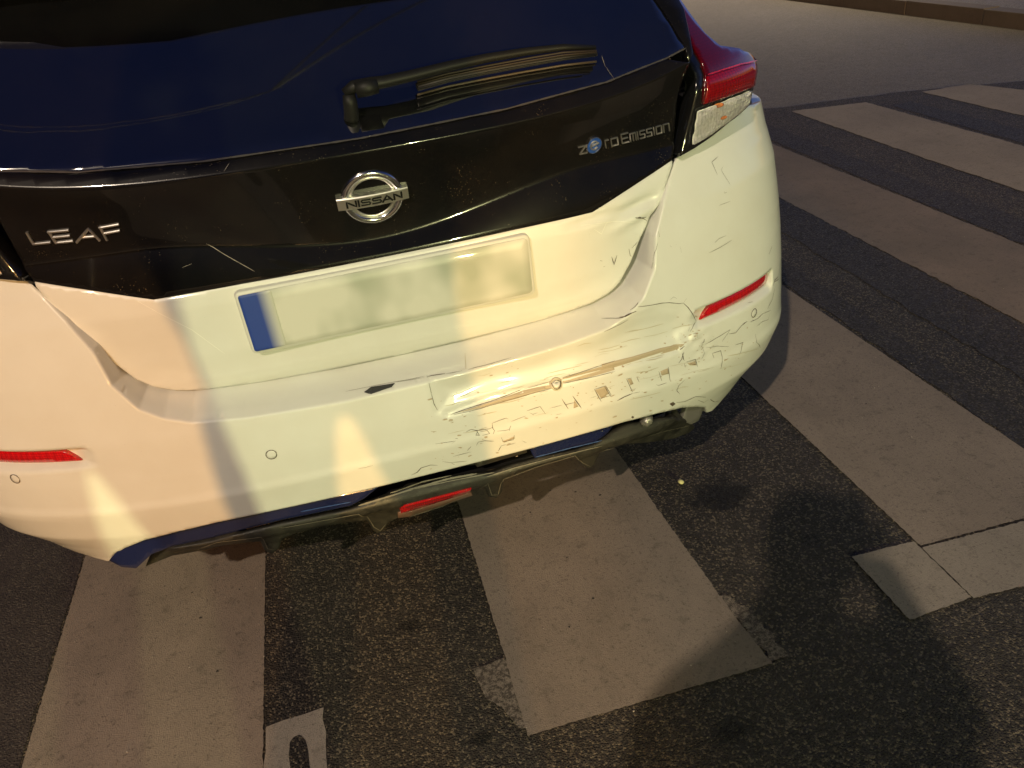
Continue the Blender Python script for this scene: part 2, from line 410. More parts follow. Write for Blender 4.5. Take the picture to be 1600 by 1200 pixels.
def ribbon_mesh(bmv, bmf, pts, S, width, lift):
    """a tapered strip lying on S; pts are (u, z)"""
    pts = densify(pts, .006, closed=False)
    if len(pts) < 2: return
    n = len(pts); base = len(bmv); U = np.array([p[0] for p in pts]); Z = np.array([p[1] for p in pts])
    P = off(S, lift)(U, Z); Nn = normal(S, U, Z)
    for i in range(n):
        t = P[min(i+1, n-1)]-P[max(i-1, 0)]; s = np.cross(Nn[i], t); s /= (np.linalg.norm(s)+1e-9)
        f = min(1, .35+min(i, n-1-i)/2.5)*random.uniform(.7, 1.2)
        bmv.append(tuple(P[i]+s*width*.5*f)); bmv.append(tuple(P[i]-s*width*.5*f))
    for i in range(n-1): bmf.append((base+2*i, base+2*i+1, base+2*i+3, base+2*i+2))
def ribbons(name, lines, S, m, parent, tr, lift=.0007):
    bv, bf = [], []
    for width, pts in lines: ribbon_mesh(bv, bf, [SBf(p) if tr is SB0 else on(p, tr) for p in pts], S, width, lift)
    o = mesh_obj(name, bv, bf, m, parent); o['kind'] = 'stuff'; return o
def tube(name, pts, rad, m, parent, seg=10, closed=False, flat=1.):
    """round or flattened bar along 3D points; rad may be a list"""
    n = len(pts); P = [np.array(p, float) for p in pts]; rad = rad if isinstance(rad, (list, tuple)) else [rad]*n
    V, F = [], []; prev = None
    for i in range(n):
        t = (P[(i+1) % n]-P[i-1]) if closed else P[min(i+1, n-1)]-P[max(i-1, 0)]; t /= np.linalg.norm(t)
        ref = np.array([0, 0, 1.]) if abs(t[2]) < .9 else np.array([1., 0, 0])
        if prev is not None: ref = prev
        s = ref-t*(ref@t); s /= np.linalg.norm(s); q = np.cross(t, s); prev = s
        for k in range(seg):
            a = 2*math.pi*k/seg; V.append(P[i]+(s*math.cos(a)*flat+q*math.sin(a))*rad[i])
    for i in range(n if closed else n-1):
        for k in range(seg):
            a, b = i*seg+k, i*seg+(k+1) % seg; c, d = ((i+1) % n)*seg+(k+1) % seg, ((i+1) % n)*seg+k; F.append((a, b, c, d))
    if not closed: F.append(tuple(range(seg))[::-1]); F.append(tuple(range((n-1)*seg, n*seg)))
    return mesh_obj(name, V, F, m, parent)
def box(name, lo, hi, m, parent=None, bevel=0):
    bm = bmesh.new(); bmesh.ops.create_cube(bm, size=1)
    for v in bm.verts: v.co = Vector([(lo[i]+hi[i])/2+v.co[i]*(hi[i]-lo[i]) for i in range(3)])
    return bm_obj(name, bm, m, parent, bevel=bevel)

# ================================================================== GROUND
def sheet(name, pts, z, m, parent=None, rough=.004, step=.03, h=.0, jag=40):
    d = densify(pts, step); q = []
    for i, (x, y) in enumerate(d):
        nx = noise.noise(Vector((x*jag, y*jag, 1.3)))+.5*noise.noise(Vector((x*jag*3, y*jag*3, 9)))
        ny = noise.noise(Vector((x*jag, y*jag, 7.7)))+.5*noise.noise(Vector((x*jag*3, y*jag*3, 4)))
        q.append((x+nx*rough, y+ny*rough))
    n = len(q); V = [(x, y, z) for x, y in q]
    from mathutils.geometry import tessellate_polygon
    tr = tessellate_polygon([[Vector((x, y, 0)) for x, y in q]])
    F = []
    for t in tr:
        a, b, c = t
        ar = (q[b][0]-q[a][0])*(q[c][1]-q[a][1])-(q[c][0]-q[a][0])*(q[b][1]-q[a][1])
        F.append((a, b, c) if ar > 0 else (a, c, b))
    return mesh_obj(name, V[:n], F, m, parent, smooth=False)      # paint film: a sheet just above the asphalt
road = mesh_obj('road', [(-60, -80, -.006), (5.7, -80, -.006), (5.7, 200, -.006), (-60, 200, -.006)], [(0, 1, 2, 3)], ASPH, smooth=False); tag(road, kind='structure')
verge = mesh_obj('ground', [(-600, -600, -.03), (600, -600, -.03), (600, 600, -.03), (-600, 600, -.03)], [(0, 1, 2, 3)], ASPH3, smooth=False); tag(verge, kind='structure')
cz = sheet('crossing_asphalt', [(-.93, -5), (5.66, -5), (5.66, 2.6), (4.6, 3.1), (3.6, 3.42), (2.9, 3.55), (2.4, 3.75), (1.8, 4.3), (-.93, 5)], -.001, ASPH2, rough=.03, step=.08, jag=3); tag(cz, kind='structure')
cl = sheet('side_asphalt', [(-8, -5), (-.91, -5), (-.91, 5), (-8, 5)], .000, ASPH3, rough=.006); tag(cl, kind='structure')
MZ = .0009
def marking(name, pts, z, m, label=None, **k):
    o = sheet(name, pts, z, m, **k); tag(o, kind='structure'); return o
# blacked-out strips beside the present stripes
for pts in ([(1.50, -.25), (1.60, -.25), (1.62, 2.3), (1.52, 2.5)], [(1.74, .0), (1.985, .0), (1.985, 3.2), (1.80, 3.2)], [(2.46, -.2), (2.66, -.2), (2.62, 3.2), (2.46, 3.3)], [(3.40, -.2), (3.62, -.2), (3.58, 3.15), (3.42, 3.15)]):
    marking('blackout_strip', pts, .0005, BLACKOUT, rough=.014, jag=18)
# the stripes; the traced outlines of the worn ones
marking('zebra_stripe', [(-.90, -5), (-.43, -5), (-.435, 3.4), (-.905, 3.4)], MZ, MARK, rough=.0022, step=.008, jag=130)
marking('zebra_stripe', [(-.43, -5), (-.312, -5), (-.313, -.125), (-.43, -.133)], MZ-.0005, MARK2, rough=.005, jag=60)
marking('zebra_stripe', [(.062, -.325), (.30, -.328), (.566, -.332), (.556, -.2), (.548, .1), (.541, .444), (.54, 3.4), (.07, 3.4), (.072, .35), (.066, -.139)], MZ, MARK, rough=.0024, step=.007, jag=140)
marking('zebra_stripe', [(-.004, -.139), (.066, -.136), (.066, -.31), (.050, -.305), (.036, -.26), (.004, -.215)], MZ-.0005, MARK3, rough=.004, jag=60, step=.01)
marking('zebra_stripe', [(.566, -.332), (.61, -.325), (.60, -.26), (.59, -.19), (.556, -.13)], MZ-.0005, MARK3, rough=.012, jag=70, step=.008)
marking('zebra_stripe', [(1.038, -.159), (1.31, -.167), (1.52, -.17), (1.50, .046), (1.49, 1.158), (1.48, 3.4), (1.02, 3.4), (1.037, .629), (1.038, -.141)], MZ, MARK, rough=.0024, step=.009, jag=140)
marking('zebra_stripe', [(1.036, -.165), (1.32, -.175), (1.52, -.178), (1.50, -.332), (1.15, -.333), (1.034, -.325)], MZ, MARK2, rough=.0024, step=.007, jag=140)
marking('zebra_stripe', [(.879, -.134), (1.033, -.142), (1.031, -.322), (.878, -.330)], MZ, MARK2, rough=.0024, step=.007, jag=140)
marking('zebra_stripe', [(2.0, -.33), (2.47, -.33), (2.45, 1.1), (2.42, 3.38), (1.98, 3.40)], MZ, MARK4, rough=.008, step=.02)
marking('zebra_stripe', [(2.91, -.33), (3.37, -.33), (3.38, 2.05), (3.37, 3.32), (2.90, 3.43), (2.885, 2.0)], MZ, MARK2, rough=.008)
marking('zebra_stripe', [(3.82, -.33), (4.25, -.33), (4.24, 2.9), (4.12, 3.3), (3.78, 3.32)], MZ, MARK2, rough=.010)
marking('zebra_stripe', [(4.75, -.33), (5.2, -.33), (5.2, 2.9), (4.75, 3.1)], MZ, MARK2, rough=.010)
# kerb of single stones and the pavement behind it
kb = empty('kerb', (5.7, 0, 0)); tag(kb, kind='structure')
ks = box('kerbstone', (0, .004, -.05), (.16, .996, .118), KERB, None, bevel=.008); ks.parent = kb
for i in range(-4, 22):
    if i == 0: continue
    c = ks.copy(); c.location = (random.uniform(-.004, .004), i, random.uniform(-.003, .003)); link(c, kb)
pv = mesh_obj('pavement', [(5.855, -30, .105), (14, -30, .105), (14, 60, .105), (5.855, 60, .105)], [(0, 1, 2, 3)], PAVE, smooth=False); tag(pv, kind='structure')

# ================================================================== THE CAR
car = empty('hatchback_car', (0, 0, 0))
tag(car, 'white hatchback with black tailgate and a scraped, cracked rear bumper, standing on the zebra crossing', 'car')

# bumper outline: lower edge, outboard tuck, up to the lamp, tailgate opening
low = [(0, .371), (.30, .371), (.42, .368), (.50, .359), (.58, .343), (.65, .316), (.70, .290), (.735, .258)]
outb = [(.76, .250), (.82, .262), (.90, .262), (1.10, .262), (1.32, .262)]
top = [(1.32, .90), (1.05, .90), (.95, .905)]
lampline = [on(p, SB0, (.7, .88)) for p in [(1168, 166), (1136, 191), (1105, 217), (1062, 244)]]
ring = low+outb+top+lampline+[(.592, .873)]
inner = [(.560, .835), (.505, .78), (.470, .72), (.44, .68), (.39, .660), (.20, .648), (0, .645)]     # tucked behind the tailgate
half = ring+inner
full = [(u, z) for u, z in half]+[(-u, z) for u, z in half[::-1] if u > 1e-6]
full = clean_loop(full)
def offset_rows(pts, offs, sp):
    d = densify(pts, sp, closed=False); r = []
    for i in range(len(d)):
        a, b = np.array(d[max(i-1, 0)]), np.array(d[min(i+1, len(d)-1)]); t = b-a; t /= np.linalg.norm(t); n = np.array([-t[1], t[0]])
        for o in offs: r.append(tuple(np.array(d[i])+n*o))
    return r
lip_rows = offset_rows(LIP, (-.004, 0, .0015, .003, .0065, .011, .018, .024), .0045)
lip_rows += [(-u, z) for u, z in lip_rows if u > .003]
for sgn in (1, -1):
    for dz in (-.0095, -.005, -.001, .001, .0035, .008, .014): lip_rows += [(sgn*u, .5500+dz) for u in np.arange(.575, .86, .006)]
bumper = patch('bumper', full, SB, PAINT, car, step=.0058, thick=.02, edge=.003, extra=lip_rows)

H = lambda pts: [on(p, SH) for p in pts]
# tailgate: white lower panel, black upper panel, glass
seamR = [(0, .6055), (.20, .609), (.30, .613), (.385, .623), (.43, .640), (.455, .660), (.480, .700), (.503, .748), (.526, .785), (.546, .807), (.566, .840), (.585, .871)]
seamL = [(0, .6055), (.20, .609), (.30, .613), (.385, .621), (.43, .633), (.460, .650), (.484, .672), (.507, .712), (.527, .755), (.545, .790), (.562, .823), (.585, .871)]
kink = (.402, .821); ptop = [(.585, .8775), (.50, .852), kink, (.25, .823), (0, .823)]
lowp = clean_loop(seamR+ptop+[(-u, z) for u, z in (seamL+ptop)[::-1] if u > 1e-6])
panel = patch('tailgate_lower_panel', lowp, SH, PAINT, car, step=.007, thick=.03, edge=.003)
up_r = [(0, .8245), (.25, .8245), (.403, .8225), (.50, .8535), (.585, .8795), (.594, .90), (.592, .95), (.594, 1.0), (.602, 1.06)]
up_t = [(.56, 1.072), (.44, 1.053), (.25, 1.0415), (0, 1.038)]
blk = up_r+up_t
blk = clean_loop(blk+[(-u, z) for u, z in blk[::-1] if u > 1e-6])
ridge = []
for u in np.arange(-.60, .6001, .004):
    a = abs(u); zr_ = 1.018+.032*min(a/.56, 1.2)**4; zc_ = .853+.054*float(sm(a/.42))
    ridge += [(u, zr_+o) for o in (-.012, -.006, -.002, 0, .003, .006)]+[(u, zc_+o) for o in (-.005, 0, .005)]
patch('tailgate_upper_panel', blk, SH, BLACK, car, step=.0065, thick=.02, edge=.0015, extra=ridge)
gl = [(0, 1.0405), (.25, 1.044), (.44, 1.0555), (.56, 1.0745), (.600, 1.085), (.585, 1.14), (.545, 1.26), (.50, 1.40), (0, 1.42)]
gl = clean_loop(gl+[(-u, z) for u, z in gl[::-1] if u > 1e-6])
patch('rear_window', gl, SH, GLASS, car, step=.012, thick=.004, edge=.001)
glue = [(u, z) for u, z in ((.0, 1.0385), (.25, 1.042), (.44, 1.0535), (.56, 1.0725), (.602, 1.083))]
bv, bf = [], []
gl_pts = [(-u, z) for u, z in glue[::-1]]+glue[1:]
ribbon_mesh(bv, bf, gl_pts, SH, .0035, .0012); mesh_obj('window_seal', bv, bf, mat('grey_seal', (.06, .055, .055), .5), car)
# dark body behind the gaps
for side in (1, -1):
    inn = [(.40, .60), (.62, .70), (.64, .95), (.60, 1.10), (.52, 1.0), (.44, .80), (.40, .66)]
patch('tailgate_seal', [(-.63, .60), (.63, .60), (.66, 1.05), (-.66, 1.05)], lambda u, z: SH(u, z)+np.array([0, .055, 0]), TAPE, car, step=.03, thick=0)

# tail lamps
def lamp(side):
    t = empty('tail_lamp', (0, 0, 0), car)
    f = (lambda pts: [(side*u, z) for u, z in pts])
    LS = lambda pts: [on(p, SL, (.7, 1.0)) for p in pts]
    hous = LS([(1020, 0), (1040, 40), (1062, 80), (1087, 124), (1086, 142), (1062, 243), (1083, 231), (1107, 215), (1138, 190), (1168, 164), (1170, 150), (1174, 140), (1178, 96), (1166, 83), (1150, 79), (1122, 74), (1100, 55), (1086, 38), (1070, 16), (1056, -4)])
    hous += [(.74, 1.22), (.70, 1.34), (.60, 1.34), (.62, 1.22)]
    hous = [hous[i] for i in range(len(hous))]
    hl = patch('lamp_housing', f(hous), SL, mat('lamp_black', (.006, .006, .007), .15, coat=1), t, step=.010, lift=.004, thick=.03, edge=.003)
    red = LS([(1036, 0), (1052, 28), (1074, 68), (1094, 105), (1098, 119), (1096, 140), (1094, 161), (1120, 153), (1150, 143), (1172, 134), (1176, 97), (1165, 86), (1150, 81), (1121, 77), (1098, 58), (1084, 40), (1068, 18), (1053, -4)])
    red += [(.725, 1.20), (.69, 1.30), (.665, 1.30), (.68, 1.20)]
    rl = patch('red_lens', f(red), SL, REDL, t, step=.010, lift=.009, thick=.006, edge=.002)
    band = LS([(1098, 122), (1120, 114), (1150, 106), (1174, 101), (1172, 134), (1150, 143), (1120, 153), (1094, 161)])
    patch('brake_light', f(band), SL, REDD, rl, step=.010, lift=.0105, thick=.004, edge=.001)
    bv, bf = [], []
    for q in ([(1098, 119), (1120, 112), (1148, 104), (1174, 99)],): ribbon_mesh(bv, bf, f(LS(q)), SL, .0028, .0125)
    mesh_obj('lens_rib', bv, bf, RED, rl)
    clr = LS([(1086, 173), (1110, 164), (1140, 152), (1166, 142), (1163, 161), (1136, 184), (1105, 209), (1078, 225), (1081, 200)])
    patch('clear_lens', f(clr), SL, CLEAR, t, step=.010, lift=.0135, thick=.002, edge=.001)
    bk = patch('reflector_bowl', f(clr), lambda u, z: SL(u, z)+normal(SL, u, z)*(.0085+.0016*np.sin(u*150)[..., None]*np.sin(z*170+u*60)[..., None]), SILVER, t, step=.004, lift=0, thick=.001)
    for (px, r_) in (((1116, 163), .0075), ((1123, 182), .006)):
        c = SL(*[np.array([q]) for q in on(px, SL, (.7, .95))])[0]; c[0] *= side
        nn = normal(SL, *[np.array([q]) for q in on(px, SL, (.7, .95))])[0]; nn[0] *= side
        bm = bmesh.new(); bmesh.ops.create_uvsphere(bm, u_segments=14, v_segments=10, radius=1)
        for v in bm.verts: v.co = Vector((v.co.x*r_*1.5, v.co.y*.0025, v.co.z*r_*.6))
        bm_obj('bulb', bm, AMBER, t, smooth=True, loc=c+nn*.0105)
    return t
lamp(1); lamp(-1)
# pillar trim between lamp and glass
for side in (1, -1):
    pil = [(.600, 1.062), (.612, 1.075), (.625, 1.14), (.60, 1.30), (.58, 1.42), (.505, 1.42), (.548, 1.26), (.588, 1.14), (.602, 1.086)]
    patch('pillar_trim', [(side*u, z) for u, z in pil], SH, BLACK, car, step=.02, lift=.001, thick=.03)

# lower trim: blue strip and grey diffuser
def SD(u, z):                                    # diffuser face, set slightly under the bumper
    u = np.asarray(u, float); z = np.asarray(z, float); x, y = plan(u)
    y0 = np.interp(z, [.20, .25, .285, .30, .318, .335, .38], [.105, .092, .076, .060, .058, .068, .075])
    return np.stack([x*.99, y*1.1+y0+.002, z+0*x], -1)
def SS(u, z):
    u = np.asarray(u, float); z = np.asarray(z, float); x, y = plan(u)
    return np.stack([x*.99, y*1.15+.066-.05*(np.clip(.345-z, 0, .05)), z+0*x], -1)
Sx = lambda pts: [on(p, SS, ((p[0]-600)/900, .33)) for p in pts]
Dx = lambda pts: [on(p, SD, ((p[0]-600)/900, .3)) for p in pts]
strip_l = Sx([(171, 876), (192, 852), (220, 838), (275, 826), (330, 813), (440, 791), (520, 776), (590, 762), (570, 778), (548, 790), (500, 800), (440, 812), (385, 826), (330, 840), (270, 853), (236, 866), (212, 888), (190, 886)])
patch('blue_strip', strip_l, SS, BLUE, car, step=.008, thick=.012, edge=.002)
strip_r = Sx([(828, 700), (860, 688), (905, 676), (962, 660), (950, 676), (932, 690), (890, 700), (836, 716)])
patch('blue_strip', strip_r, SS, BLUE, car, step=.008, thick=.012, edge=.002)
bv, bf = [], []
for q in ([(470, 799), (500, 793), (548, 784)], [(836, 714), (890, 700), (940, 688)], ): ribbon_mesh(bv, bf, Sx(q), SS, .0025, .001)
se = mesh_obj('strip_edge', bv, bf, mat('blue_edge', (.04, .08, .22), .35), car); se['kind'] = 'stuff'
dif = Dx([(228, 885), (270, 858), (330, 848), (385, 832), (440, 818), (500, 806), (548, 796), (575, 786), (640, 762), (700, 750), (740, 742), (772, 738), (790, 730), (840, 716), (890, 706), (930, 694), (955, 676), (985, 664), (1020, 656), (1050, 652), (1078, 660), (1086, 668), (1078, 676), (1050, 686), (1010, 692), (985, 693), (950, 700), (940, 706), (928, 728), (918, 732), (908, 722), (900, 714), (860, 722), (800, 741), (788, 748), (784, 768), (776, 778), (765, 776), (758, 760), (735, 768), (690, 786), (625, 808), (606, 816), (600, 828), (590, 834), (582, 826), (574, 813), (545, 816), (500, 823), (460, 834), (440, 842), (434, 858), (424, 866), (414, 860), (408, 846), (385, 848), (350, 852), (325, 858), (270, 868)])
diff = patch('diffuser', dif, SD, PLASTIC, car, step=.006, thick=.03, edge=.0035)
# dark cavity and torn liner behind the split trim
patch('bumper_liner', [(-.56, .30), (.64, .30), (.64, .385), (-.56, .385)], lambda u, z: SS(u, z)+np.array([0, .045, 0])+.03*np.stack([0*u, np.clip(.31-z, 0, 1)*3, 0*u], -1), mat('black_cavity', (.008, .008, .008), .7), car, step=.02, thick=0)
liner = Sx([(742, 727), (775, 712), (822, 700), (826, 712), (790, 722), (748, 735)])
patch('bumper_bracket', liner, lambda u, z: SS(u, z)+np.array([0, .012, 0]), mat('galvanised_bracket', (.05, .045, .04), .45, metal=.3), car, step=.01)
torn = [(.004, [(560, 790), (600, 778), (650, 762), (700, 748), (745, 740)]), (.003, [(610, 770), (660, 752), (705, 742)]), (.0025, [(640, 765), (700, 752), (772, 738)]), (.002, [(760, 745), (800, 732), (860, 716), (940, 696)]), (.002, [(640, 806), (690, 790), (732, 772)]), (.0016, [(440, 824), (500, 813), (560, 802), (574, 806), (584, 822), (594, 828), (602, 818)]), (.0016, [(742, 764), (762, 754), (768, 772), (778, 772), (786, 748), (840, 728), (898, 711), (910, 722), (922, 728)]), (.0014, [(272, 862), (340, 846), (408, 838), (418, 856), (430, 858)]), (.0016, [(940, 704), (985, 690), (1040, 672), (1076, 664)])]
ribbons('torn_highlight_edge', torn, SD, mat('scraped_highlight', (.12, .11, .085), .45), diff, SD, .0025)  # torn edges, plus highlights painted as tan lines along fins and lower edge
fog = Dx([(625, 794), (632, 789), (690, 774), (728, 764), (736, 762), (734, 768), (700, 778), (640, 797), (626, 800)])
fl = patch('rear_fog_lamp', fog, SD, RED, diff, step=.01, lift=.003, thick=.01, edge=.001)
fr = Dx([(622, 800), (640, 798), (735, 769), (738, 773), (690, 789), (640, 806), (622, 808)])
patch('fog_lamp_trim', fr, SD, mat('fog_trim', (.12, .07, .05), .3, coat=.4), fl, step=.01, lift=.0025, thick=.01)
box('underbody', (-.55, .45, .24), (.55, 4.0, .29), mat('underbody_black', (.006, .006, .006), .8), car)
# exhaust-side liner corner at the right
ar = Sx([(1072, 664), (1080, 640), (1106, 641), (1103, 652), (1098, 664), (1086, 670)])
patch('wheel_liner_corner', ar, lambda u, z: SS(u, z)+np.array([0, .02, 0]), mat('liner_grey', (.10, .095, .09), .6), car, step=.01)
bm = bmesh.new(); bmesh.ops.create_icosphere(bm, subdivisions=3, radius=.014)
for v in bm.verts: v.co *= 1+.35*noise.noise(v.co*160)
bc = SS(*[np.array([q]) for q in on((1010, 656), SS, (.48, .33))])[0]
bm_obj('bumper_bolt', bm, mat('scraped_metal', (.35, .34, .30), .35, metal=.6), car, smooth=True, loc=bc)

# reflectors in the bumper
for side in (1, -1):
    rf = [(.607, .556), (.70, .557), (.825, .557), (.835, .563), (.836, .578), (.825, .582), (.70, .579), (.633, .577), (.620, .566)]
    patch('bumper_reflector', [(side*u, z-.005) for u, z in rf], lambda u, z: SB0(u, z)+np.array([0, .011, 0]), RED, bumper, step=.01, lift=0, thick=.012, edge=.001)
# parking sensors
def ring_on(S, c, r, wd, name, m, parent, lift=.0006, a0=0, a1=360, n=28):
    pts = [(c[0]+r*math.cos(math.radians(a)), c[1]+r*math.sin(math.radians(a))) for a in np.linspace(a0, a1, n)]
    bv, bf = [], []; ribbon_mesh(bv, bf, densify(pts, .001, closed=False), S, wd, lift); return mesh_obj(name, bv, bf, m, parent)
def disc(S, c, r, name, m, parent, lift=.0008, n=20, thick=.004):
    return patch(name, [(c[0]+r*math.cos(2*math.pi*i/n), c[1]+r*math.sin(2*math.pi*i/n)) for i in range(n)], S, m, parent, step=.004, lift=lift, thick=thick, edge=.0004)
for px in ((424, 710), (24, 748), (1178, 489)):
    c = on(px, SB0); s = disc(SB, c, .0085, 'parking_sensor', PAINT, bumper, lift=.0006)
    ring_on(SB, c, .0095, .0016, 'sensor_ring', CRACK, s, .0010)
c = on((869, 600), SB0); s = disc(SB, c, .0125, 'parking_sensor', SCUFF2, bumper, lift=.004, thick=.01); disc(SB, (c[0], c[1]+.001), .0078, 'sensor_face', PAINT, s, lift=.0065)
ring_on(SB, c, .0090, .0022, 'sensor_ring', CRACK, s, .0060, a0=-80, a1=80); ring_on(SB, c, .0092, .001, 'sensor_ring', CRACK, s, .0060, a0=80, a1=280)

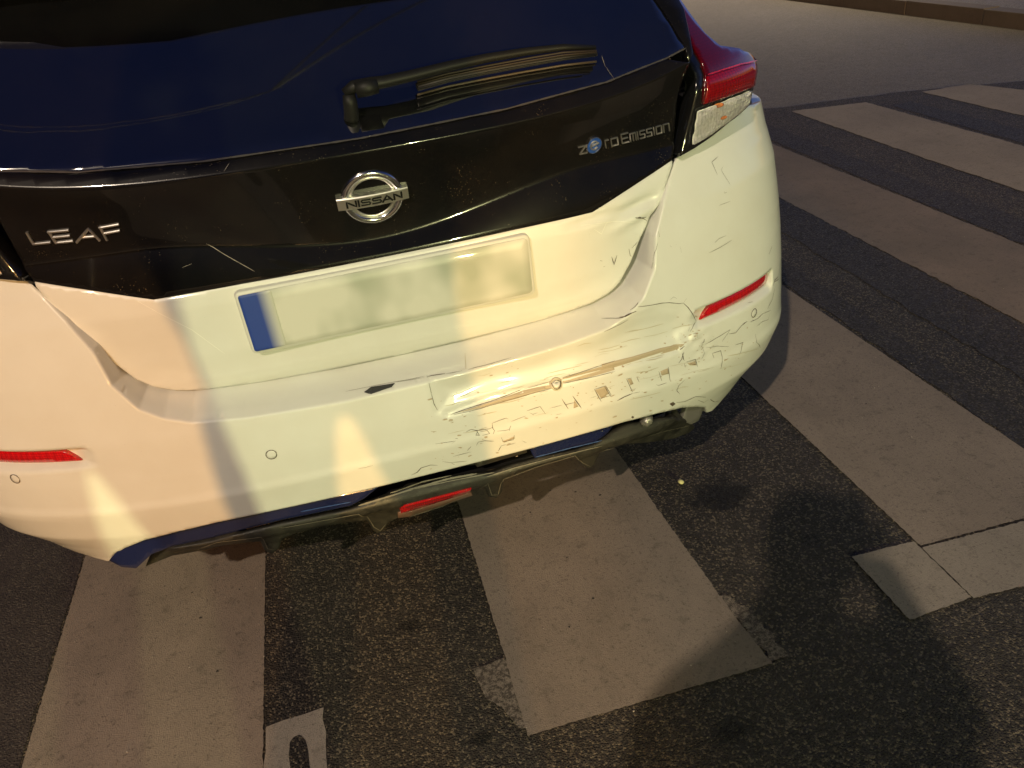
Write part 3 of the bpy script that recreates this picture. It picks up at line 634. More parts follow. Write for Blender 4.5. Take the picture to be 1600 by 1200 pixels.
# cracks, scrapes and imprints on the bumper
def SBf(px):
    c = on(px, SB0); d = on(px, SB, c)
    return d if abs(d[0]-c[0]) < .04 and abs(d[1]-c[1]) < .05 and abs(proj(SB(np.array([d[0]]), np.array([d[1]]))[0])-np.array(px)).max() < 1.5 else c
def z4(pts): return [(660+x*.1875, 560+y*.1875) for x, y in pts]
def z5(pts): return [(940+x*.1875, 430+y*.1875) for x, y in pts]
def z6(pts): return [(560+x*.1875, 640+y*.1875) for x, y in pts]
def z3(pts): return [(880+x*.225, 240+y*.225) for x, y in pts]
cracks = [
 (.0022, z5([(0, 362), (80, 360), (180, 352), (240, 318), (290, 300)])), (.0045, z5([(150, 352), (200, 345), (250, 315), (285, 300)])),
 (.0030, z5([(240, 290), (275, 268), (300, 240), (305, 228)])), (.0020, z5([(300, 262), (350, 258), (420, 248), (500, 232), (560, 228), (640, 236), (680, 232)])),
 (.0028, z5([(680, 232), (720, 270), (760, 330), (785, 382)])), (.0024, z5([(785, 382), (765, 415), (735, 470)])), (.0018, z5([(735, 435), (720, 465)])),
 (.0016, z5([(680, 232), (708, 192)])), (.0014, z5([(565, 205), (600, 180), (625, 195)])),
 (.0016, z5([(20, 470), (90, 438), (160, 405), (220, 370)])),
 (.0020, z4([(38, 155), (60, 240), (80, 320), (95, 380), (125, 430)])), (.0034, z4([(40, 155), (110, 140), (190, 128)])), (.0016, z4([(195, 130), (260, 120), (330, 105)])),
 (.0016, z4([(380, 95), (520, 60), (640, 25), (740, -5)])),
 (.0018, z4([(235, 470), (340, 430), (480, 385), (620, 340), (800, 270), (950, 225), (1085, 185)])), (.0014, z4([(260, 468), (480, 418), (700, 350), (900, 295), (1075, 250)])),
 (.0014, z4([(1165, 158), (1300, 120), (1450, 70), (1600, 20)])), (.0014, z4([(1170, 210), (1400, 160), (1600, 110)])),
 # imprints left to right
 (.0022, z4([(365, 610), (405, 590), (450, 600), (560, 585), (590, 570)])), (.0020, z4([(450, 600), (475, 640), (445, 640), (460, 605)])), (.0016, z4([(580, 540), (640, 515), (700, 495), (715, 505)])), (.0022, z4([(580, 540), (585, 580), (600, 600), (590, 630)])),
 (.0016, z4([(620, 605), (690, 600), (725, 590)])), (.0028, z4([(735, 560), (722, 600)])), (.0014, z4([(740, 525), (800, 500), (860, 478)])), (.0016, z4([(480, 610), (540, 600), (560, 625), (500, 640)])),
 (.0016, z4([(870, 435), (980, 400), (1025, 462)])), (.0014, z4([(890, 450), (920, 465), (960, 450)])), (.0012, z4([(1060, 415), (1160, 388)])),
 (.0024, z4([(1160, 335), (1215, 420)])), (.0030, z4([(1250, 310), (1325, 415)])), (.0016, z4([(1190, 385), (1270, 365)])), (.0014, z4([(1110, 470), (1160, 458)])),
 (.0024, z4([(1432, 255), (1490, 360)])), (.0026, z4([(1525, 225), (1572, 305)])), (.0018, z4([(1432, 255), (1525, 228)])), (.0016, z4([(1480, 335), (1572, 305)])), (.0012, z4([(1395, 330), (1450, 312)])),
 (.0022, z5([(20, 920), (75, 1010)])), (.0022, z5([(205, 860), (255, 970)])), (.0016, z5([(205, 862), (250, 855)])), (.0022, z5([(290, 845), (312, 890)])), (.0016, z5([(225, 912), (260, 900)])),
 (.0034, z5([(130, 1045), (190, 1012), (255, 985)])), (.0014, z5([(255, 985), (320, 970)])), (.0014, z5([(255, 975), (255, 950), (285, 945)])),
 (.0022, z5([(475, 800), (500, 880)])), (.0024, z5([(555, 765), (570, 880)])), (.0024, z5([(470, 850), (500, 842)])), (.0018, z5([(455, 912), (475, 918), (540, 895)])),
 (.0024, z5([(688, 735), (695, 768)])), (.0020, z5([(705, 722), (780, 700), (800, 765)])), (.0020, z5([(800, 690), (790, 705)])), (.0016, z5([(735, 735), (790, 745)])),
 (.0020, z5([(920, 650), (990, 628), (1003, 680), (990, 780)])), (.0016, z5([(920, 650), (935, 690)])), (.0020, z5([(1112, 580), (1175, 560), (1160, 630), (1145, 668)])), (.0018, z5([(1280, 490), (1290, 560), (1320, 605)])),
 (.0018, z5([(690, 872), (640, 920), (625, 960), (650, 990)])), (.0018, z5([(620, 1060), (690, 1052), (740, 1030), (780, 1010), (870, 1015)])), (.0016, z5([(800, 1040), (850, 1058), (890, 1035)])), (.0030, z5([(905, 1032), (940, 1055)])), (.0020, z5([(940, 1055), (975, 1045)])),
 # crushed patch under the reflector
 (.0030, z5([(640, 732), (665, 700), (685, 640)])), (.0040, z5([(672, 650), (682, 705)])), (.0022, z5([(690, 710), (672, 690)])), (.0040, z5([(650, 625), (690, 590)])), (.0024, z5([(760, 490), (790, 480)])), (.0022, z5([(795, 490), (798, 520)])), (.0034, z5([(838, 565), (850, 555), (855, 530)])),
 (.0016, z5([(860, 575), (960, 520), (1070, 452)])), (.0014, z5([(1070, 452), (1000, 555)])), (.0018, z5([(1060, 488), (1115, 480), (1165, 420), (1215, 380)])), (.0030, z5([(1165, 420), (1195, 392)])), (.0014, z5([(840, 600), (855, 650), (830, 700)])), (.0012, z5([(870, 600), (960, 590), (1060, 595)])),
 (.0014, z5([(1235, 390), (1300, 360), (1340, 320), (1410, 290)])), (.0018, z5([(1380, 280), (1420, 200), (1440, 110)])), (.0020, z5([(1425, 90), (1440, 40), (1470, 10)])), (.0020, z5([(1430, 60), (1475, 30)])), (.0012, z5([(1290, 425), (1340, 385), (1385, 370), (1400, 320)])),
 (.0014, z5([(880, 270), (910, 262)])), (.0014, z5([(1215, 232), (1260, 222)])),
 # right flank hairlines
 (.0014, z3([(1075, 20), (1030, 60), (1070, 150)])), (.0010, z3([(1110, 85), (1095, 115), (1160, 220)])), (.0010, z3([(1010, 690), (1090, 650), (1170, 600)])), (.0010, z3([(1050, 620), (1080, 590), (1130, 570)])), (.0016, z3([(1450, 640), (1425, 700)])), (.0012, z3([(740, 640), (755, 650)])), (.0012, z3([(810, 645), (820, 685)])), (.0014, z3([(1115, 262), (1120, 275), (1135, 268)])), (.0008, z3([(1080, 360), (1160, 330)])),
 (.0016, z3([(660, 540), (668, 575), (620, 572)])), (.0014, z3([(655, 620), (635, 690), (625, 745)])), (.0016, z3([(625, 750), (615, 800)])),
 # chin scrapes
 (.0022, z6([(440, 545), (490, 520), (520, 485), (600, 460), (660, 462)])), (.0026, z6([(775, 445), (800, 455)])), (.0014, z6([(700, 430), (760, 440), (900, 428)])), (.0014, z6([(785, 390), (860, 370), (940, 350)])), (.0020, z6([(905, 340), (940, 305)])), (.0020, z6([(980, 300), (1000, 268), (1050, 258), (1130, 262)])),
 (.0012, z6([(640, 285), (780, 265), (810, 258), (780, 282)])), (.0030, z6([(808, 238), (828, 240)])), (.0010, z6([(0, 490), (60, 480), (120, 462)])), (.0018, z6([(1165, 345), (1190, 300), (1230, 290)])), (.0016, z6([(1190, 230), (1205, 265), (1290, 250), (1300, 210)])), (.0014, z6([(1365, 258), (1400, 275)])), (.0014, z6([(1230, 300), (1310, 275)])),
 # black tear on the shelf edge
 (.0012, [(540, 612), (600, 600), (664, 588)]), (.0012, [(620, 597), (664, 590)]),
]
ribbons('paint_crack', [(w_*.6, q_) for w_, q_ in cracks], SB, CRACK, bumper, SB0, .0008)
hl = [(.0008, [(330, 662), (365, 655), (470, 640)]), (.0016, [(668, 592), (600, 610), (560, 618)])]
def blotch(name, px, m, parent, S=SB, tr=SB0, lift=.0006, step=.004):
    return patch(name, [SBf(p) if tr is SB0 else on(p, tr) for p in px], S, m, parent, step=step, lift=lift, thick=.0004, edge=.0002)
blotch('exposed_patch', [(569, 613), (580, 605), (600, 602), (617, 599), (612, 605), (600, 609), (580, 616)], TAPE, bumper, lift=.001)
blotch('scuff_band', z4([(300, 450), (480, 392), (700, 318), (900, 245), (1080, 195), (1085, 245), (900, 285), (700, 345), (500, 408)]), SCUFF, bumper)
blotch('scuff_band', z4([(1170, 162), (1400, 95), (1600, 38), (1600, 95), (1400, 155), (1172, 205)]), SCUFF, bumper)
blotch('scuff_band', z5([(0, 742), (250, 680), (480, 610), (600, 580), (690, 572), (640, 615), (520, 650), (300, 712), (0, 795)]), SCUFF, bumper)
for q in (z4([(600, 385), (800, 300), (1020, 240), (1030, 255), (800, 330)]), z4([(1440, 260), (1520, 235), (1555, 290), (1490, 335)]), z4([(1265, 345), (1300, 400), (1260, 415)]), z5([(490, 800), (550, 775), (560, 820), (500, 835)]), z5([(715, 735), (780, 715), (790, 750), (735, 750)]), z5([(215, 865), (245, 860), (265, 905), (240, 915)]), z4([(665, 690), (765, 650), (770, 665), (680, 700)]), z5([(5, 935), (35, 925), (60, 990), (30, 985)])):
    blotch('scuff_mark', q, SCUFF, bumper)
chips = []
rs = random.Random(5)
V, F = [], []
for i in range(210):
    q = rs.random()
    cx_, cy_ = (rs.uniform(670, 1190), 0); cy_ = 655-(cx_-690)*.215+rs.gauss(0, 26) if q < .7 else 720-(cx_-690)*.20+rs.gauss(0, 10)
    if q > .88: cx_, cy_ = rs.gauss(1080, 22), rs.gauss(535, 16)
    try: u0, z0 = SBf((cx_, cy_))
    except Exception: continue
    if not .36 < z0 < .60: continue
    r0 = rs.choice([.0006, .0009, .0013, .002]); n = 6; a0 = rs.uniform(-.5, .3); el = rs.uniform(1, 3.5); U, Z = [], []
    for t in range(n):
        a = 2*math.pi*t/n; rr = r0*rs.uniform(.5, 1.2); x_, y_ = rr*el*math.cos(a), rr*math.sin(a); U.append(u0+x_*math.cos(a0)-y_*math.sin(a0)); Z.append(z0+x_*math.sin(a0)+y_*math.cos(a0))
    P = off(SB, .0009)(np.array(U), np.array(Z)); b = len(V); V += [tuple(p) for p in P]; F.append(tuple(range(b, b+n)))
o = mesh_obj('paint_chips', V, F, SCUFF, bumper, smooth=False); o['kind'] = 'stuff'
smear = []
for i in range(46):
    cx_ = rs.uniform(690, 1150); cy_ = 640-(cx_-690)*.225+rs.gauss(0, 30); ln = rs.uniform(12, 55); smear.append((rs.choice([.0006, .0009, .0014]), [(cx_, cy_), (cx_+ln*.5, cy_-ln*.115+rs.uniform(-2, 2)), (cx_+ln, cy_-ln*.24)]))
ribbons('pale_scuff', smear, SB, SCUFF2, bumper, SB0, .0008)
blotch('paint_chip', z5([(565, 1072), (595, 1055), (615, 1072), (590, 1092)]), CRACK, bumper); 
blotch('paint_chip', z5([(245, 1182), (258, 1172), (270, 1180), (260, 1194)]), CRACK, bumper)
# marks on the tailgate
gcr = [(.0016, z3([(505, 450), (530, 440), (560, 452), (580, 465)])), (.0024, z3([(500, 445), (555, 445), (575, 440)])), (.0016, z3([(335, 715), (352, 770), (372, 705)])), (.0014, z3([(455, 660), (465, 710), (475, 712)])), (.0012, z3([(475, 655), (500, 630), (515, 610)])), (.0016, z3([(255, 742), (270, 745)])), (.0014, z3([(278, 785), (290, 780)]))]
ribbons('paint_crack', gcr, SH, CRACK, panel, SH, .0008)
sh = [(.0012, z3([(215, 525), (265, 558), (300, 480), (350, 470)])), (.0010, z3([(120, 500), (330, 470), (540, 470)])), (.0012, z3([(245, 378), (330, 350)])), (.0010, [(215, 470), (300, 515), (352, 553)])]
ribbons('bright_line', sh, SH, mat('bright_line_white', (.85, .85, .80), .3, coat=1), panel, SH, .0008)  # thin lines brighter than the panel colour
sb = [(.0010, [(322, 380), (350, 397), (398, 424)]), (.0008, [(285, 418), (300, 412)]), (.0008, [(350, 268), (358, 256)]), (.0012, [(940, 88), (945, 103)]), (.0006, [(945, 103), (961, 126)])]
ribbons('pale_line', sb, SH, mat('pale_line_tan', (.28, .24, .20), .4), car, SH, .0012)  # thin pale lines on the black panel and window

# ---- number plate (blurred in the photo: a plain face with its blue band)
np_e = empty('number_plate', (0, 0, 0), car)
def SP(u, z): u = np.asarray(u, float); z = np.asarray(z, float); return np.stack([u+0*z, .0945+0*u+0*z+.02*u*u, z+0*u], -1)
def rrect(x0, x1, z0, z1, r=.008, n=4):
    p = []
    for cx, cz, a in ((x1-r, z0+r, -90), (x1-r, z1-r, 0), (x0+r, z1-r, 90), (x0+r, z0+r, 180)):
        for i in range(n+1): p.append((cx+r*math.cos(math.radians(a+90*i/n)), cz+r*math.sin(math.radians(a+90*i/n))))
    return p
patch('plate_frame', rrect(-.266, .266, .695, .814), SP, mat('plate_frame', (.62, .625, .58), .5), np_e, step=.02, lift=0, thick=.02, edge=.003)
patch('plate_face', rrect(-.262, .262, .700, .810), SP, PLATE, np_e, step=.02, lift=.0022, thick=.002, edge=.001)
patch('blue_band', rrect(-.262, -.206, .700, .810, .004), SP, PLATE_BLUE, np_e, step=.01, lift=.0035, thick=.001, edge=.0005)

# ---- lettering: strokes swept on the black panel
def stroke_letter(name, strokes, origin, ex, ez, S, m, parent, wd, h=.0035, lift=0.):
    """strokes in unit box -> raised flat-topped bars on surface S"""
    V, F = [], []
    for st in strokes:
        pts = densify([(origin[0]+p[0]*ex[0]+p[1]*ez[0], origin[1]+p[0]*ex[1]+p[1]*ez[1]) for p in st], .004, closed=False); n = len(pts)
        U = np.array([p[0] for p in pts]); Z = np.array([p[1] for p in pts]); P = S(U, Z); Nn = normal(S, U, Z); base = len(V)
        for i in range(n):
            t = P[min(i+1, n-1)]-P[max(i-1, 0)]; t /= np.linalg.norm(t); s = np.cross(Nn[i], t); e = t*wd*.45*(-1 if i == 0 else 1 if i == n-1 else 0)
            c = P[i]+e
            for a, b in ((.5, lift), (.5, h*.6+lift), (.28, h+lift), (-.28, h+lift), (-.5, h*.6+lift), (-.5, lift)): V.append(c+s*wd*a+Nn[i]*b)
        for i in range(n-1):
            for k in range(5): F.append((base+6*i+k, base+6*i+k+1, base+6*i+6+k+1, base+6*i+6+k))
        F.append(tuple(base+k for k in range(6))[::-1]); F.append(tuple(base+6*(n-1)+k for k in range(6)))
    return mesh_obj(name, V, F, m, parent, smooth=False)
badge = empty('model_badge', (0, 0, 0), car)
LET = {'L': [[(0, 1), (.12, 0), (1, 0)]], 'E': [[(.0, 1), (1, 1)], [(0, 1), (.12, 0), (1, 0)], [(.1, .5), (.95, .5)]],
       'A': [[(0, 0), (.42, 1), (1, 0)], [(.18, .33), (.78, .33)]], 'F': [[(0, 1), (1, 1)], [(0, 1), (.14, 0)], [(.1, .5), (.95, .5)]]}
def cell(a, b, c):      # pixel corners: lower-left, lower-right, upper-left
    A, Bp, Cp = on(a, SH), on(b, SH), on(c, SH); return A, (Bp[0]-A[0], Bp[1]-A[1]), (Cp[0]-A[0], Cp[1]-A[1])
LX = {'L': ((49, 381), (78, 378), (43, 364)), 'E': ((84, 379), (113, 376), (77, 362)), 'A': ((121, 377), (155, 374), (124, 358)), 'F': ((163, 374), (190, 369), (157, 355))}
for ch, (a, b, c) in LX.items():
    o_, ex, ez = cell(a, b, c); stroke_letter('letter', LET[ch], o_, ex, ez, SH, CHROME_D, badge, .0042)
LO = {'z': [[(0, 1), (1, 1), (0, 0), (1, 0)]], 'r': [[(0, 0), (0, 1), (1, 1)]], 'o': [[(0, 0), (0, 1), (1, 1), (1, 0), (0, 0)]],
      'E': [[(1, 1.25), (0, 1.25), (0, 0), (1, 0)], [(0, .62), (.9, .62)]], 'm': [[(0, 0), (0, 1), (1, 1), (1, 0)], [(.5, 1), (.5, 0)]], 'i': [[(.5, 0), (.5, 1)]],
      's': [[(1, 1), (0, 1), (0, .5), (1, .5), (1, 0), (0, 0)]], 'n': [[(0, 0), (0, 1), (1, 1), (1, 0)]]}
badge2 = empty('emission_badge', (0, 0, 0), car)
base0, base1 = on((904, 241), SH), on((1047, 203), SH); tx = np.array(base1)-np.array(base0)
upv = np.array(on((902, 230), SH))-np.array(base0)
lay = [('z', .0, .085), ('r', .265, .06), ('o', .345, .075), ('E', .475, .085), ('m', .585, .085), ('i', .695, .02), ('s', .735, .07), ('s', .82, .07) if False else ('s', .815, .0)]
lay = [('z', .01, .075), ('r', .285, .034), ('o', .348, .07), ('E', .460, .07), ('m', .553, .06), ('i', .63, .008), ('s', .660, .052), ('s', .737, .052), ('i', .812, .008), ('o', .842, .06), ('n', .925, .062)]
for ch, f0, wdt in lay:
    st = LO[ch]
    stroke_letter('letter', st, tuple(np.array(base0)+tx*f0), tuple(tx*wdt), tuple(upv), SH, CHROME_D, badge2, .0019, h=.003)
cc = on((927.5, 226), SH); rr_ = .0150
lp_ = patch('logo_disc', [(cc[0]+rr_*math.cos(a), cc[1]+rr_*1.05*math.sin(a)) for a in np.linspace(0, 2*math.pi, 25)[:-1]], SH, BLUE_M, badge2, step=.01, lift=.002, thick=.003)
ring_pts = lambda r, a0, a1: [(cc[0]+r*math.cos(math.radians(a)), cc[1]+r*1.05*math.sin(math.radians(a))) for a in np.linspace(a0, a1, 30)]
stroke_letter('logo_ring', [ring_pts(.0150, 0, 359)], (0, 0), (1, 0), (0, 1), SH, CHROME, lp_, .0018, h=.0035)
stroke_letter('logo_letter', [ring_pts(.0075, 25, 320), [(cc[0]-.006, cc[1]-.001), (cc[0]+.008, cc[1]+.003)]], (0, 0), (1, 0), (0, 1), SH, CHROME_D, lp_, .0028, h=.0045)

# ---- round emblem with its name bar
em = empty('emblem', (0, 0, 0), car)
ec = (0.001, .9345); R = .0485
def circ3(r, lift, n=64): 
    U = np.array([ec[0]+r*math.cos(2*math.pi*i/n) for i in range(n)]); Z = np.array([ec[1]+r*.985*math.sin(2*math.pi*i/n) for i in range(n)])
    return U, Z, n
def torus_emblem(name, r, w0, h, m):
    U, Z, n = circ3(r, 0); V, F = [], []
    base = SH(np.array([ec[0]]), np.array([ec[1]]))[0]; Nn = normal(SH, np.array([ec[0]]), np.array([ec[1]]))[0]
    ex = np.array([1, 0, 0]); ez = np.cross(ex, Nn); ez = -ez if ez[2] < 0 else ez
    prof = [(-.5, 0), (-.5, .55), (-.30, .9), (0, 1), (.30, .9), (.5, .55), (.5, 0)]
    for i in range(n):
        a = 2*math.pi*i/n; d = ex*math.cos(a)+ez*math.sin(a)
        for p, q in prof: V.append(base+d*(r+p*w0)+Nn*(q*h-.002))
    k = len(prof)
    for i in range(n):
        for j in range(k-1): F.append((i*k+j, i*k+j+1, ((i+1) % n)*k+j+1, ((i+1) % n)*k+j))
    return mesh_obj(name, V, F, m, em), base, Nn, ex, ez
ring_o, eb, en, ex_, ez_ = torus_emblem('emblem_ring', .0470, .0130, .009, CHROME)
torus_emblem('emblem_inner_ring', .0385, .006, .005, CHROME_D)
bm = bmesh.new()
def bar_pt(x, z, h): return Vector(tuple(eb+ex_*x+ez_*z+en*(h-.0010*(abs(x)/.06)**2*4)))
nx = 17; xs = np.linspace(-.0615, .0615, nx); rows = [(-.0118, .0), (-.0118, .0105), (-.0100, .0122), (.0100, .0122), (.0118, .0105), (.0118, .0)]
grid = [[bm.verts.new(bar_pt(x, z, h)) for z, h in rows] for x in xs]
for i in range(nx-1):
    for j in range(len(rows)-1): bm.faces.new((grid[i][j], grid[i+1][j], grid[i+1][j+1], grid[i][j+1]))
bm.faces.new(grid[0]); bm.faces.new(grid[-1])
bar = bm_obj('name_bar', bm, CHROME_D, em)
NL = {'N': [[(0, 0), (0, 1), (1, 0), (1, 1)]], 'I': [[(.5, 0), (.5, 1)]], 'S': [[(1, .95), (.1, .95), (0, .75), (.1, .53), (.9, .5), (1, .27), (.9, .05), (0, .05)]], 'A': [[(0, 0), (.5, 1), (1, 0)], [(.22, .32), (.78, .32)]]}
def SBar(u, z):
    u = np.asarray(u, float); z = np.asarray(z, float)
    return eb+u[..., None]*ex_+z[..., None]*ez_+(.0124-.0040*(np.abs(u)/.06)**2)[..., None]*en
for ch, x0, wd_ in (('N', -.0455, .0155), ('I', -.0265, .002), ('S', -.0205, .0145), ('S', -.0015, .0145), ('A', .0155, .0165), ('N', .0360, .0130)):
    stroke_letter('letter', NL[ch], (x0, -.0055), (wd_, 0), (0, .011), SBar, INK, em, .0034, h=.0006, lift=.0001)

# ---- wiper
def gp(px, h, g=None):
    S = off(SH, h); c = on(px, S, g or ((px[0]-600)/900, 1.1)); return S(np.array([c[0]]), np.array([c[1]]))[0]
wp = empty('wiper', (0, 0, 0), car)
tube('wiper_pivot', [gp((549, 186), .0), gp((549, 176), .010), gp((547, 160), .028), gp((545, 148), .036)], [.0125, .012, .0115, .010], RUBBER, wp, seg=14)
arm_px = [(538, 146, .034), (552, 136, .040), (580, 131, .042), (600, 128, .042), (640, 119, .042), (700, 104, .040), (760, 91, .037), (820, 81, .034), (880, 74, .030), (930, 74, .024)]
ap = [gp((a, b), h) for a, b, h in arm_px]
tube('wiper_arm', ap, [.010, .014, .0145, .013, .012, .0112, .010, .009, .0075, .005], RUBBER, wp, seg=12, flat=.75)
tube('arm_cover', [gp((556, 141), .042), gp((575, 137), .044), (gp((590, 134), .044))], [.0125, .013, .0115], RUBBER, wp, seg=12)
bl_px = [(652, 140, .018), (700, 127, .018), (760, 115, .018), (820, 104, .018), (880, 94, .018), (932, 88, .018)]
bp_ = [gp((a, b-4), h) for a, b, h in bl_px]
bld = tube('wiper_blade', bp_, [.010, .009, .0085, .008, .007, .006], mat('blade_rubber', (.012, .009, .007), .6), wp, seg=10, flat=.7)
for k_, (dy, rr2, mm) in enumerate(((-8, .0020, None), (-4, .0014, mat('blade_spine', (.028, .018, .012), .6)), (3, .0016, RUBBER))):
    tube('blade_spline', [gp((a, b-4+dy*(1 if i < 5 else .6)), h+.008) for i, (a, b, h) in enumerate(bl_px)], rr2, mm if k_ else mat('blade_brown', (.022, .014, .010), .6), bld, seg=6)
tube('blade_lip', [gp((a, b+8), .004) for a, b, h in bl_px], .0020, mat('lip_edge', (.07, .05, .035), .5), bld, seg=6)

# ---- rest of the body (outside the photo, closed for light and shade)
YS = .62
def side_x(y, z):
    A = np.interp(z, [.2, .3, .42, .5, .7, .86, .92, 1.0, 1.2, 1.42, 1.5], [.85, .885, .957, .955, .95, .935, .925, .90, .80, .68, .60])
    taper = 1-.16*np.clip((y-3.3)/1.1, 0, 1)**2
    return A*taper
def side_panel(name, outline, m, side, lift=0, step=.05, thick=.02):
    S = lambda u, z: np.stack([side*(side_x(u, z)), u, z+0*u], -1) if side > 0 else np.stack([-(side_x(-u, z)), -u, z+0*u], -1)
    ol = outline if side > 0 else [(-u, z) for u, z in outline]
    return patch(name, ol, S, m, car, step=step, lift=lift, thick=thick, edge=.003)
def arch(cy, r, a0=180, a1=0): return [(cy+r*math.cos(math.radians(a)), .315+r*math.sin(math.radians(a))) for a in np.linspace(a0, a1, 17)]
for side in (1, -1):
    body = [(.90, .262), (.72, .262)] if False else []
    ol = [(.80, .262)]+[p for p in arch(1.12, .345, 190, -10)][0:]+[(1.6, .25), (3.2, .22)]+arch(3.82, .345, 190, -10)+[(4.30, .25), (4.38, .50), (4.2, .80), (3.6, .93), (2.6, .98), (1.6, .99), (.80, .90)]
    side_panel('side_panel', ol, PAINT, side)
    side_panel('side_window', [(.95, .995), (1.6, 1.0), (2.6, .99), (3.1, .98), (2.6, 1.30), (2.2, 1.42), (1.4, 1.42), (1.1, 1.30)], GLASS, side, lift=.001)
    side_panel('rear_pillar', [(.62, .93), (.95, .90), (.95, .995), (1.1, 1.30), (1.4, 1.42), (1.4, 1.47), (.95, 1.47), (.78, 1.2), (.66, 1.05)], BLACK, side, lift=-.01)
    for cy in (1.12, 3.82):
        wl = empty('wheel', (side*.80, cy, .315), car)
        bm = bmesh.new(); n = 40; prof = [(-.10, .20), (-.105, .27), (-.09, .305), (-.06, .315), (.06, .315), (.09, .305), (.105, .27), (.10, .20)]
        rows_ = [[bm.verts.new((x, r*math.cos(2*math.pi*i/n), r*math.sin(2*math.pi*i/n))) for x, r in prof] for i in range(n)]
        for i in range(n):
            for j in range(len(prof)-1): bm.faces.new((rows_[i][j], rows_[(i+1) % n][j], rows_[(i+1) % n][j+1], rows_[i][j+1]))
        bm_obj('tyre', bm, TYRE, wl, smooth=True)
        bm = bmesh.new(); bmesh.ops.create_cone(bm, cap_ends=True, segments=40, radius1=.205, radius2=.205, depth=.14, matrix=Matrix.Rotation(math.pi/2, 4, 'Y')); bm_obj('rim', bm, RIM, wl)
roof_o = [(-.56, .60), (.56, .60), (.60, 1.2), (.60, 2.2), (-.60, 2.2), (-.60, 1.2)]
def SR(u, v): u = np.asarray(u, float); v = np.asarray(v, float); return np.stack([u+0*v, v+0*u, 1.50+.03*np.sin(np.clip((v-.4)/2, 0, 1)*math.pi)-.16*u*u], -1)
patch('roof', [(-.62, .62), (.62, .62), (.66, 1.2), (.64, 2.2), (-.64, 2.2), (-.66, 1.2)], SR, BLACK, car, step=.06)
patch('roof_spoiler', [(-.60, .33), (-.30, .30), (.30, .31), (.60, .35), (.63, .63), (-.63, .63)], lambda u, v: SR(u, v)+np.stack([0*u, 0*u, -.10*np.clip((.62-v)/.3, 0, 1)], -1), BLACK, car, step=.04, thick=.03)
def SWs(u, v): u = np.asarray(u, float); v = np.asarray(v, float); return np.stack([u*(1-.12*(v)), 3.35-1.15*v+.0*u-.10*u*u*0, 1.0+.49*v-.05*u*u], -1)
patch('windscreen', [(-.66, 0), (-.66, 1), (.66, 1), (.66, 0)], lambda u, v: SWs(-u, v), GLASS, car, step=.08)
def SHd(u, v): u = np.asarray(u, float); v = np.asarray(v, float); return np.stack([u+0*v, v+0*u, 1.0-.20*((v-3.3)/1.1)**2-.08*u*u], -1)
patch('bonnet', [(-.78, 3.3), (.78, 3.3), (.68, 4.2), (.5, 4.38), (-.5, 4.38), (-.68, 4.2)], SHd, PAINT, car, step=.08)
def SF(u, z): u = np.asarray(u, float); z = np.asarray(z, float); return np.stack([-u+0*z, 4.44-.25*u*u-.35*np.abs(u)**5+0*z, z+0*u], -1)
patch('front_bumper', [(-.80, .22), (.80, .22), (.76, .82), (-.76, .82)], SF, PAINT, car, step=.06)

# ================================================================== small things on the road
bm = bmesh.new(); bmesh.ops.create_icosphere(bm, subdivisions=2, radius=.008)
for v in bm.verts: v.co *= 1+.3*noise.noise(v.co*120); v.co.z *= .7
pb = bm_obj('pebble', bm, mat('yellow_stone', (.60, .55, .25), .7), smooth=True, loc=(.643, .250, .004)); tag(pb, 'small pale yellow pebble on the dark asphalt below the right end of the diffuser', 'pebble')
bm = bmesh.new()
for i in range(260):
    x, y = random.uniform(-.9, 2.6), random.uniform(-.4, 2.4); s = random.choice([.0008, .001, .0013, .0018])*random.uniform(.7, 1.2)
    bmesh.ops.create_icosphere(bm, subdivisions=1, radius=s, matrix=Matrix.Translation((x, y, MZ+s*.6))@Matrix.Rotation(random.random()*6, 4, 'Z')@Matrix.Diagonal((1.3, .9, .6, 1)))
gr = bm_obj('grit', bm, mat('pale_grit', (.42, .38, .32), .8)); tag(gr, 'fine pale grit scattered over the road and the crossing stripes', 'grit', kind='stuff')

V, F = [], []
for i in range(80):
    cx_, cy_ = random.choice([(random.uniform(.09, .53), random.uniform(-.31, .4)), (random.uniform(-.85, -.45), random.uniform(-.5, .4)), (random.uniform(1.06, 1.46), random.uniform(-.3, 2.0)), (random.uniform(2.0, 3.3), random.uniform(0, 3))])
    r0 = random.choice([.0008, .0012, .002, .003]); n = 9; b = len(V); sx = random.uniform(.6, 1.6)
    V += [(cx_+r0*sx*random.uniform(.6, 1.2)*math.cos(2*math.pi*q/n), cy_+r0*random.uniform(.6, 1.2)*math.sin(2*math.pi*q/n), MZ+.0006) for q in range(n)]; F.append(tuple(range(b, b+n)))
tag(mesh_obj('tar_spots', V, F, mat('tar', (.03, .024, .02), .7), smooth=False), 'small dark tar and rubber specks on the crossing stripes', 'tar specks', kind='stuff')
for pts in ([(-.385, -.19), (-.372, -.175), (-.352, -.18), (-.345, -.24), (-.350, -.36), (-.385, -.36), (-.380, -.26)],):
    pts = smooth_poly(pts, 2); o = sheet('bare_patch', pts, MZ+.0008, ASPH2, rough=.002, step=.01, jag=60); tag(o, kind='structure')
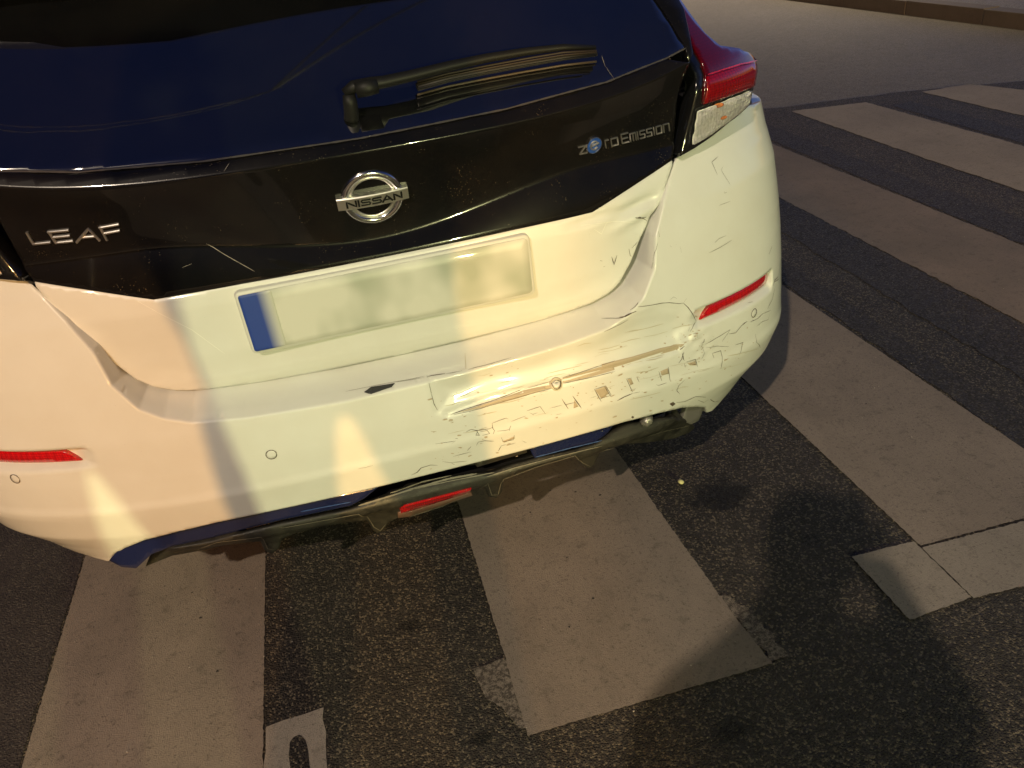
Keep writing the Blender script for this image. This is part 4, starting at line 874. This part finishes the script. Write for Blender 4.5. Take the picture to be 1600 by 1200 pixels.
# ================================================================== street lamps, photographer, added fill lamp and light blocker (they light and shade the scene)
def street_lamp(name, pos, base, label, col):
    t = empty(name, (base[0], base[1], 0)); tag(t, label, 'street lamp')
    st = mat('lamp_post_steel', (.12, .12, .12), .5, metal=.5)
    bx, by, h = pos[0]-base[0], pos[1]-base[1], pos[2]+.45
    tube('post', [(0, 0, 0), (0, 0, h*.5), (0, 0, h-.3)], [.09, .075, .06], st, t, seg=12)
    tube('arm', [(0, 0, h-.35), (bx*.3, by*.3, h+.05), (bx, by, h+.12)], .035, st, t)
    bm = bmesh.new(); bmesh.ops.create_uvsphere(bm, u_segments=16, v_segments=8, radius=1)
    for v in bm.verts: v.co = Vector((v.co.x*.28, v.co.y*.16, max(0, v.co.z)*.10))
    bm_obj('lamp_head', bm, st, t, smooth=True, loc=(bx, by, h+.04))
    return t
street_lamp('street_lamp', LAMP1, (-6.5, -8.6), 'near steel street lamp with a weak warm light behind the photographer', None)
street_lamp('street_lamp', FILL_LAMP, (8.8, 11.7), 'added unseen steel lamp on the far pavement, fill light for the far road', None)
street_lamp('street_lamp', LAMP3, (7.2, -31.5), 'far steel street lamp with a pale green light down the road', None)
street_lamp('street_lamp', LAMP2, (-7.6, -34.5), 'far steel street lamp with an orange light down the road', None)

def person(loc, rz, label, coat, trousers, legs=.11, pose='phone', wide=False):
    t = empty('person', (loc[0], loc[1], 0)); t.rotation_euler = (0, 0, rz); t.scale = (1, 1, .97); tag(t, label, 'person')
    def skin(name, V, E, Rr, m, root=0, sub=2):
        me = bpy.data.meshes.new(name); me.from_pydata(V, E, []); o = bpy.data.objects.new(name, me); link(o, t)
        sk = o.modifiers.new('Skin', 'SKIN'); layer = me.skin_vertices[0].data
        for i, r in enumerate(Rr): layer[i].radius = r if isinstance(r, tuple) else (r, r); layer[i].use_root = (i == root)
        sb_ = o.modifiers.new('Sub', 'SUBSURF'); sb_.levels = sub; sb_.render_levels = sub
        me.materials.append(m); return o
    L = legs
    V = [(0, 0, .98), (0, 0, 1.15), (0, .01, 1.36), (0, .0, 1.47), (0, .02, 1.53), (0, .03, 1.60), (0, .035, 1.70), (0, .03, 1.755),
         (L*.75, 0, .90), (L, .01, .50), (L*1.1, -.02, .09), (L*1.15, .10, .04), (-L*.75, 0, .90), (-L, .01, .50), (-L*1.1, -.02, .09), (-L*1.15, .10, .04)]
    E = [(0, 1), (1, 2), (2, 3), (3, 4), (4, 5), (5, 6), (6, 7), (0, 8), (8, 9), (9, 10), (10, 11), (0, 12), (12, 13), (13, 14), (14, 15)]
    Rr = [(.15, .11), (.14, .10), (.17, .11), (.09, .07), .055, .075, .095, .06, .085, .062, .045, .04, .085, .062, .045, .04]
    if wide: Rr[:3] = [(.30, .14), (.30, .13), (.28, .13)]; Rr[8:16] = [.140, .100, .075, .055]*2
    if pose == 'phone':
        arms = [(.19, 0, 1.42), (.30, .08, 1.20), (.285, .27, 1.30), (.275, .31, 1.34)], [(-.19, 0, 1.42), (-.16, .14, 1.20), (.07, .27, 1.28), (.13, .31, 1.33)]
    elif pose == 'akimbo':
        arms = [(.20, 0, 1.43), (.46, -.02, 1.20), (.24, .08, 1.0), (.17, .10, .98)], [(-.20, 0, 1.43), (-.42, -.02, 1.22), (-.20, .10, 1.02), (-.16, .12, 1.0)]
    else:
        arms = [(.20, 0, 1.42), (.24, 0, 1.14), (.24, .06, .90), (.24, .08, .83)], [(-.20, 0, 1.42), (-.24, 0, 1.14), (-.24, .06, .90), (-.24, .08, .83)]
    for a in arms:
        b = len(V); V += a; E += [(2, b), (b, b+1), (b+1, b+2), (b+2, b+3)]; Rr += [.062, .048, .034, .03]
    body = skin('body', V, E, Rr, mat('clothes', coat, .9))
    for a in arms:
        h = np.array(a[3]); f = np.array(a[3])-np.array(a[2]); f /= np.linalg.norm(f); s = np.array([1, 0, 0]) if abs(f[0]) < .8 else np.array([0, 1., 0])
        hv, he, hr = [tuple(h)], [], [(.026, .016)]; c = tuple(h+f*.06); hv.append(c); he.append((0, 1)); hr.append((.03, .014))
        for q in range(4):
            b = len(hv); o0 = h+f*.07+s*(q-1.5)*.018; hv += [tuple(o0+f*.03), tuple(o0+f*.055+np.array([0, 0, -.012])), tuple(o0+f*.07+np.array([0, 0, -.03]))]; he += [(1, b), (b, b+1), (b+1, b+2)]; hr += [.009, .008, .007]
        b = len(hv); hv += [tuple(h+f*.03+s*.04), tuple(h+f*.06+s*.045)]; he += [(0, b), (b, b+1)]; hr += [.010, .008]
        skin('hand', hv, he, hr, mat('skin', (.45, .28, .2), .6), sub=1)
    bm = bmesh.new(); bmesh.ops.create_uvsphere(bm, u_segments=16, v_segments=10, radius=1)
    for v in bm.verts: v.co = Vector((v.co.x*.088, v.co.y*.105, v.co.z*.10)) if v.co.z > -.2 else Vector((v.co.x*.08, v.co.y*.09-.02, v.co.z*.05))
    bm_obj('hair', bm, mat('dark_hair', (.02, .015, .01), .7), t, smooth=True, loc=(0, .015, 1.70))
    return t
person((-.305, -1.60), math.radians(-8), 'standing photographer in dark clothes just behind the camera', (.02, .02, .025), (.02, .02, .02), legs=.158, pose='phone', wide=True)
col = empty('light_block_column', (-.03, -8, 0)); tag(col, 'unseen domed column added to block orange lamp light, behind the photographer', 'light blocker')  # made-up column: keeps the orange lamp off the car's right side
for nm, prof in (('column_shaft', [(.56, 0), (.56, .25), (.52, .27), (.52, 2.35)]), ('column_cap', [(.58, 2.35), (.60, 2.45), (.40, 2.66), (.05, 2.80), (.0, 2.82)])):
    n = 32; V = [(r*math.cos(2*math.pi*i/n), r*math.sin(2*math.pi*i/n), z) for r, z in prof for i in range(n)]
    F = [(j*n+i, j*n+(i+1) % n, (j+1)*n+(i+1) % n, (j+1)*n+i) for j in range(len(prof)-1) for i in range(n)]
    mesh_obj(nm, V, F, mat(nm, (.12, .13, .10), .6), col)

bm = bmesh.new(); bmesh.ops.create_cube(bm, size=1)
for v in bm.verts: v.co = Vector((v.co.x*.158, v.co.y*.076, v.co.z*.008))
ph = bm_obj('smartphone', bm, INK, bevel=.003); ph.matrix_world = co.matrix_world @ Matrix.Translation((.0, -.0, .012)); tag(ph, 'black smartphone held up by the photographer behind the camera', 'phone')
# overhead wires, mirrored in the rear window
def mirror_point(px, h):
    c = on(px, SH, ((px[0]-600)/900, 1.15)); U, Z = np.array([c[0]]), np.array([c[1]]); P = SH(U, Z)[0]; n = normal(SH, U, Z)[0]
    d = P-CAM_POS; d /= np.linalg.norm(d); r = d-2*(d@n)*n; return P+r*(h-P[2])/r[2]
for k_, (a, b) in enumerate((((655, 4), (500, 92)), ((578, 4), (478, 92)))):
    A, Bq = mirror_point(a, 8.2), mirror_point(b, 8.2); d = (Bq-A)/np.linalg.norm(Bq-A)
    L = 14; mid = (A+Bq)/2; pts = [mid+d*L*t-np.array([0, 0, 1])*.5*(1-t*t)+np.array([0, 0, .5]) for t in np.linspace(-1, 1, 15)]
    o = tube('overhead_wire', pts, .009, INK, None, seg=6)
    tag(o, ['thin overhead wire mirrored in the rear window, the one nearer the wiper tip', 'thin overhead wire mirrored in the rear window, the one nearer the left edge'][k_], 'wire')
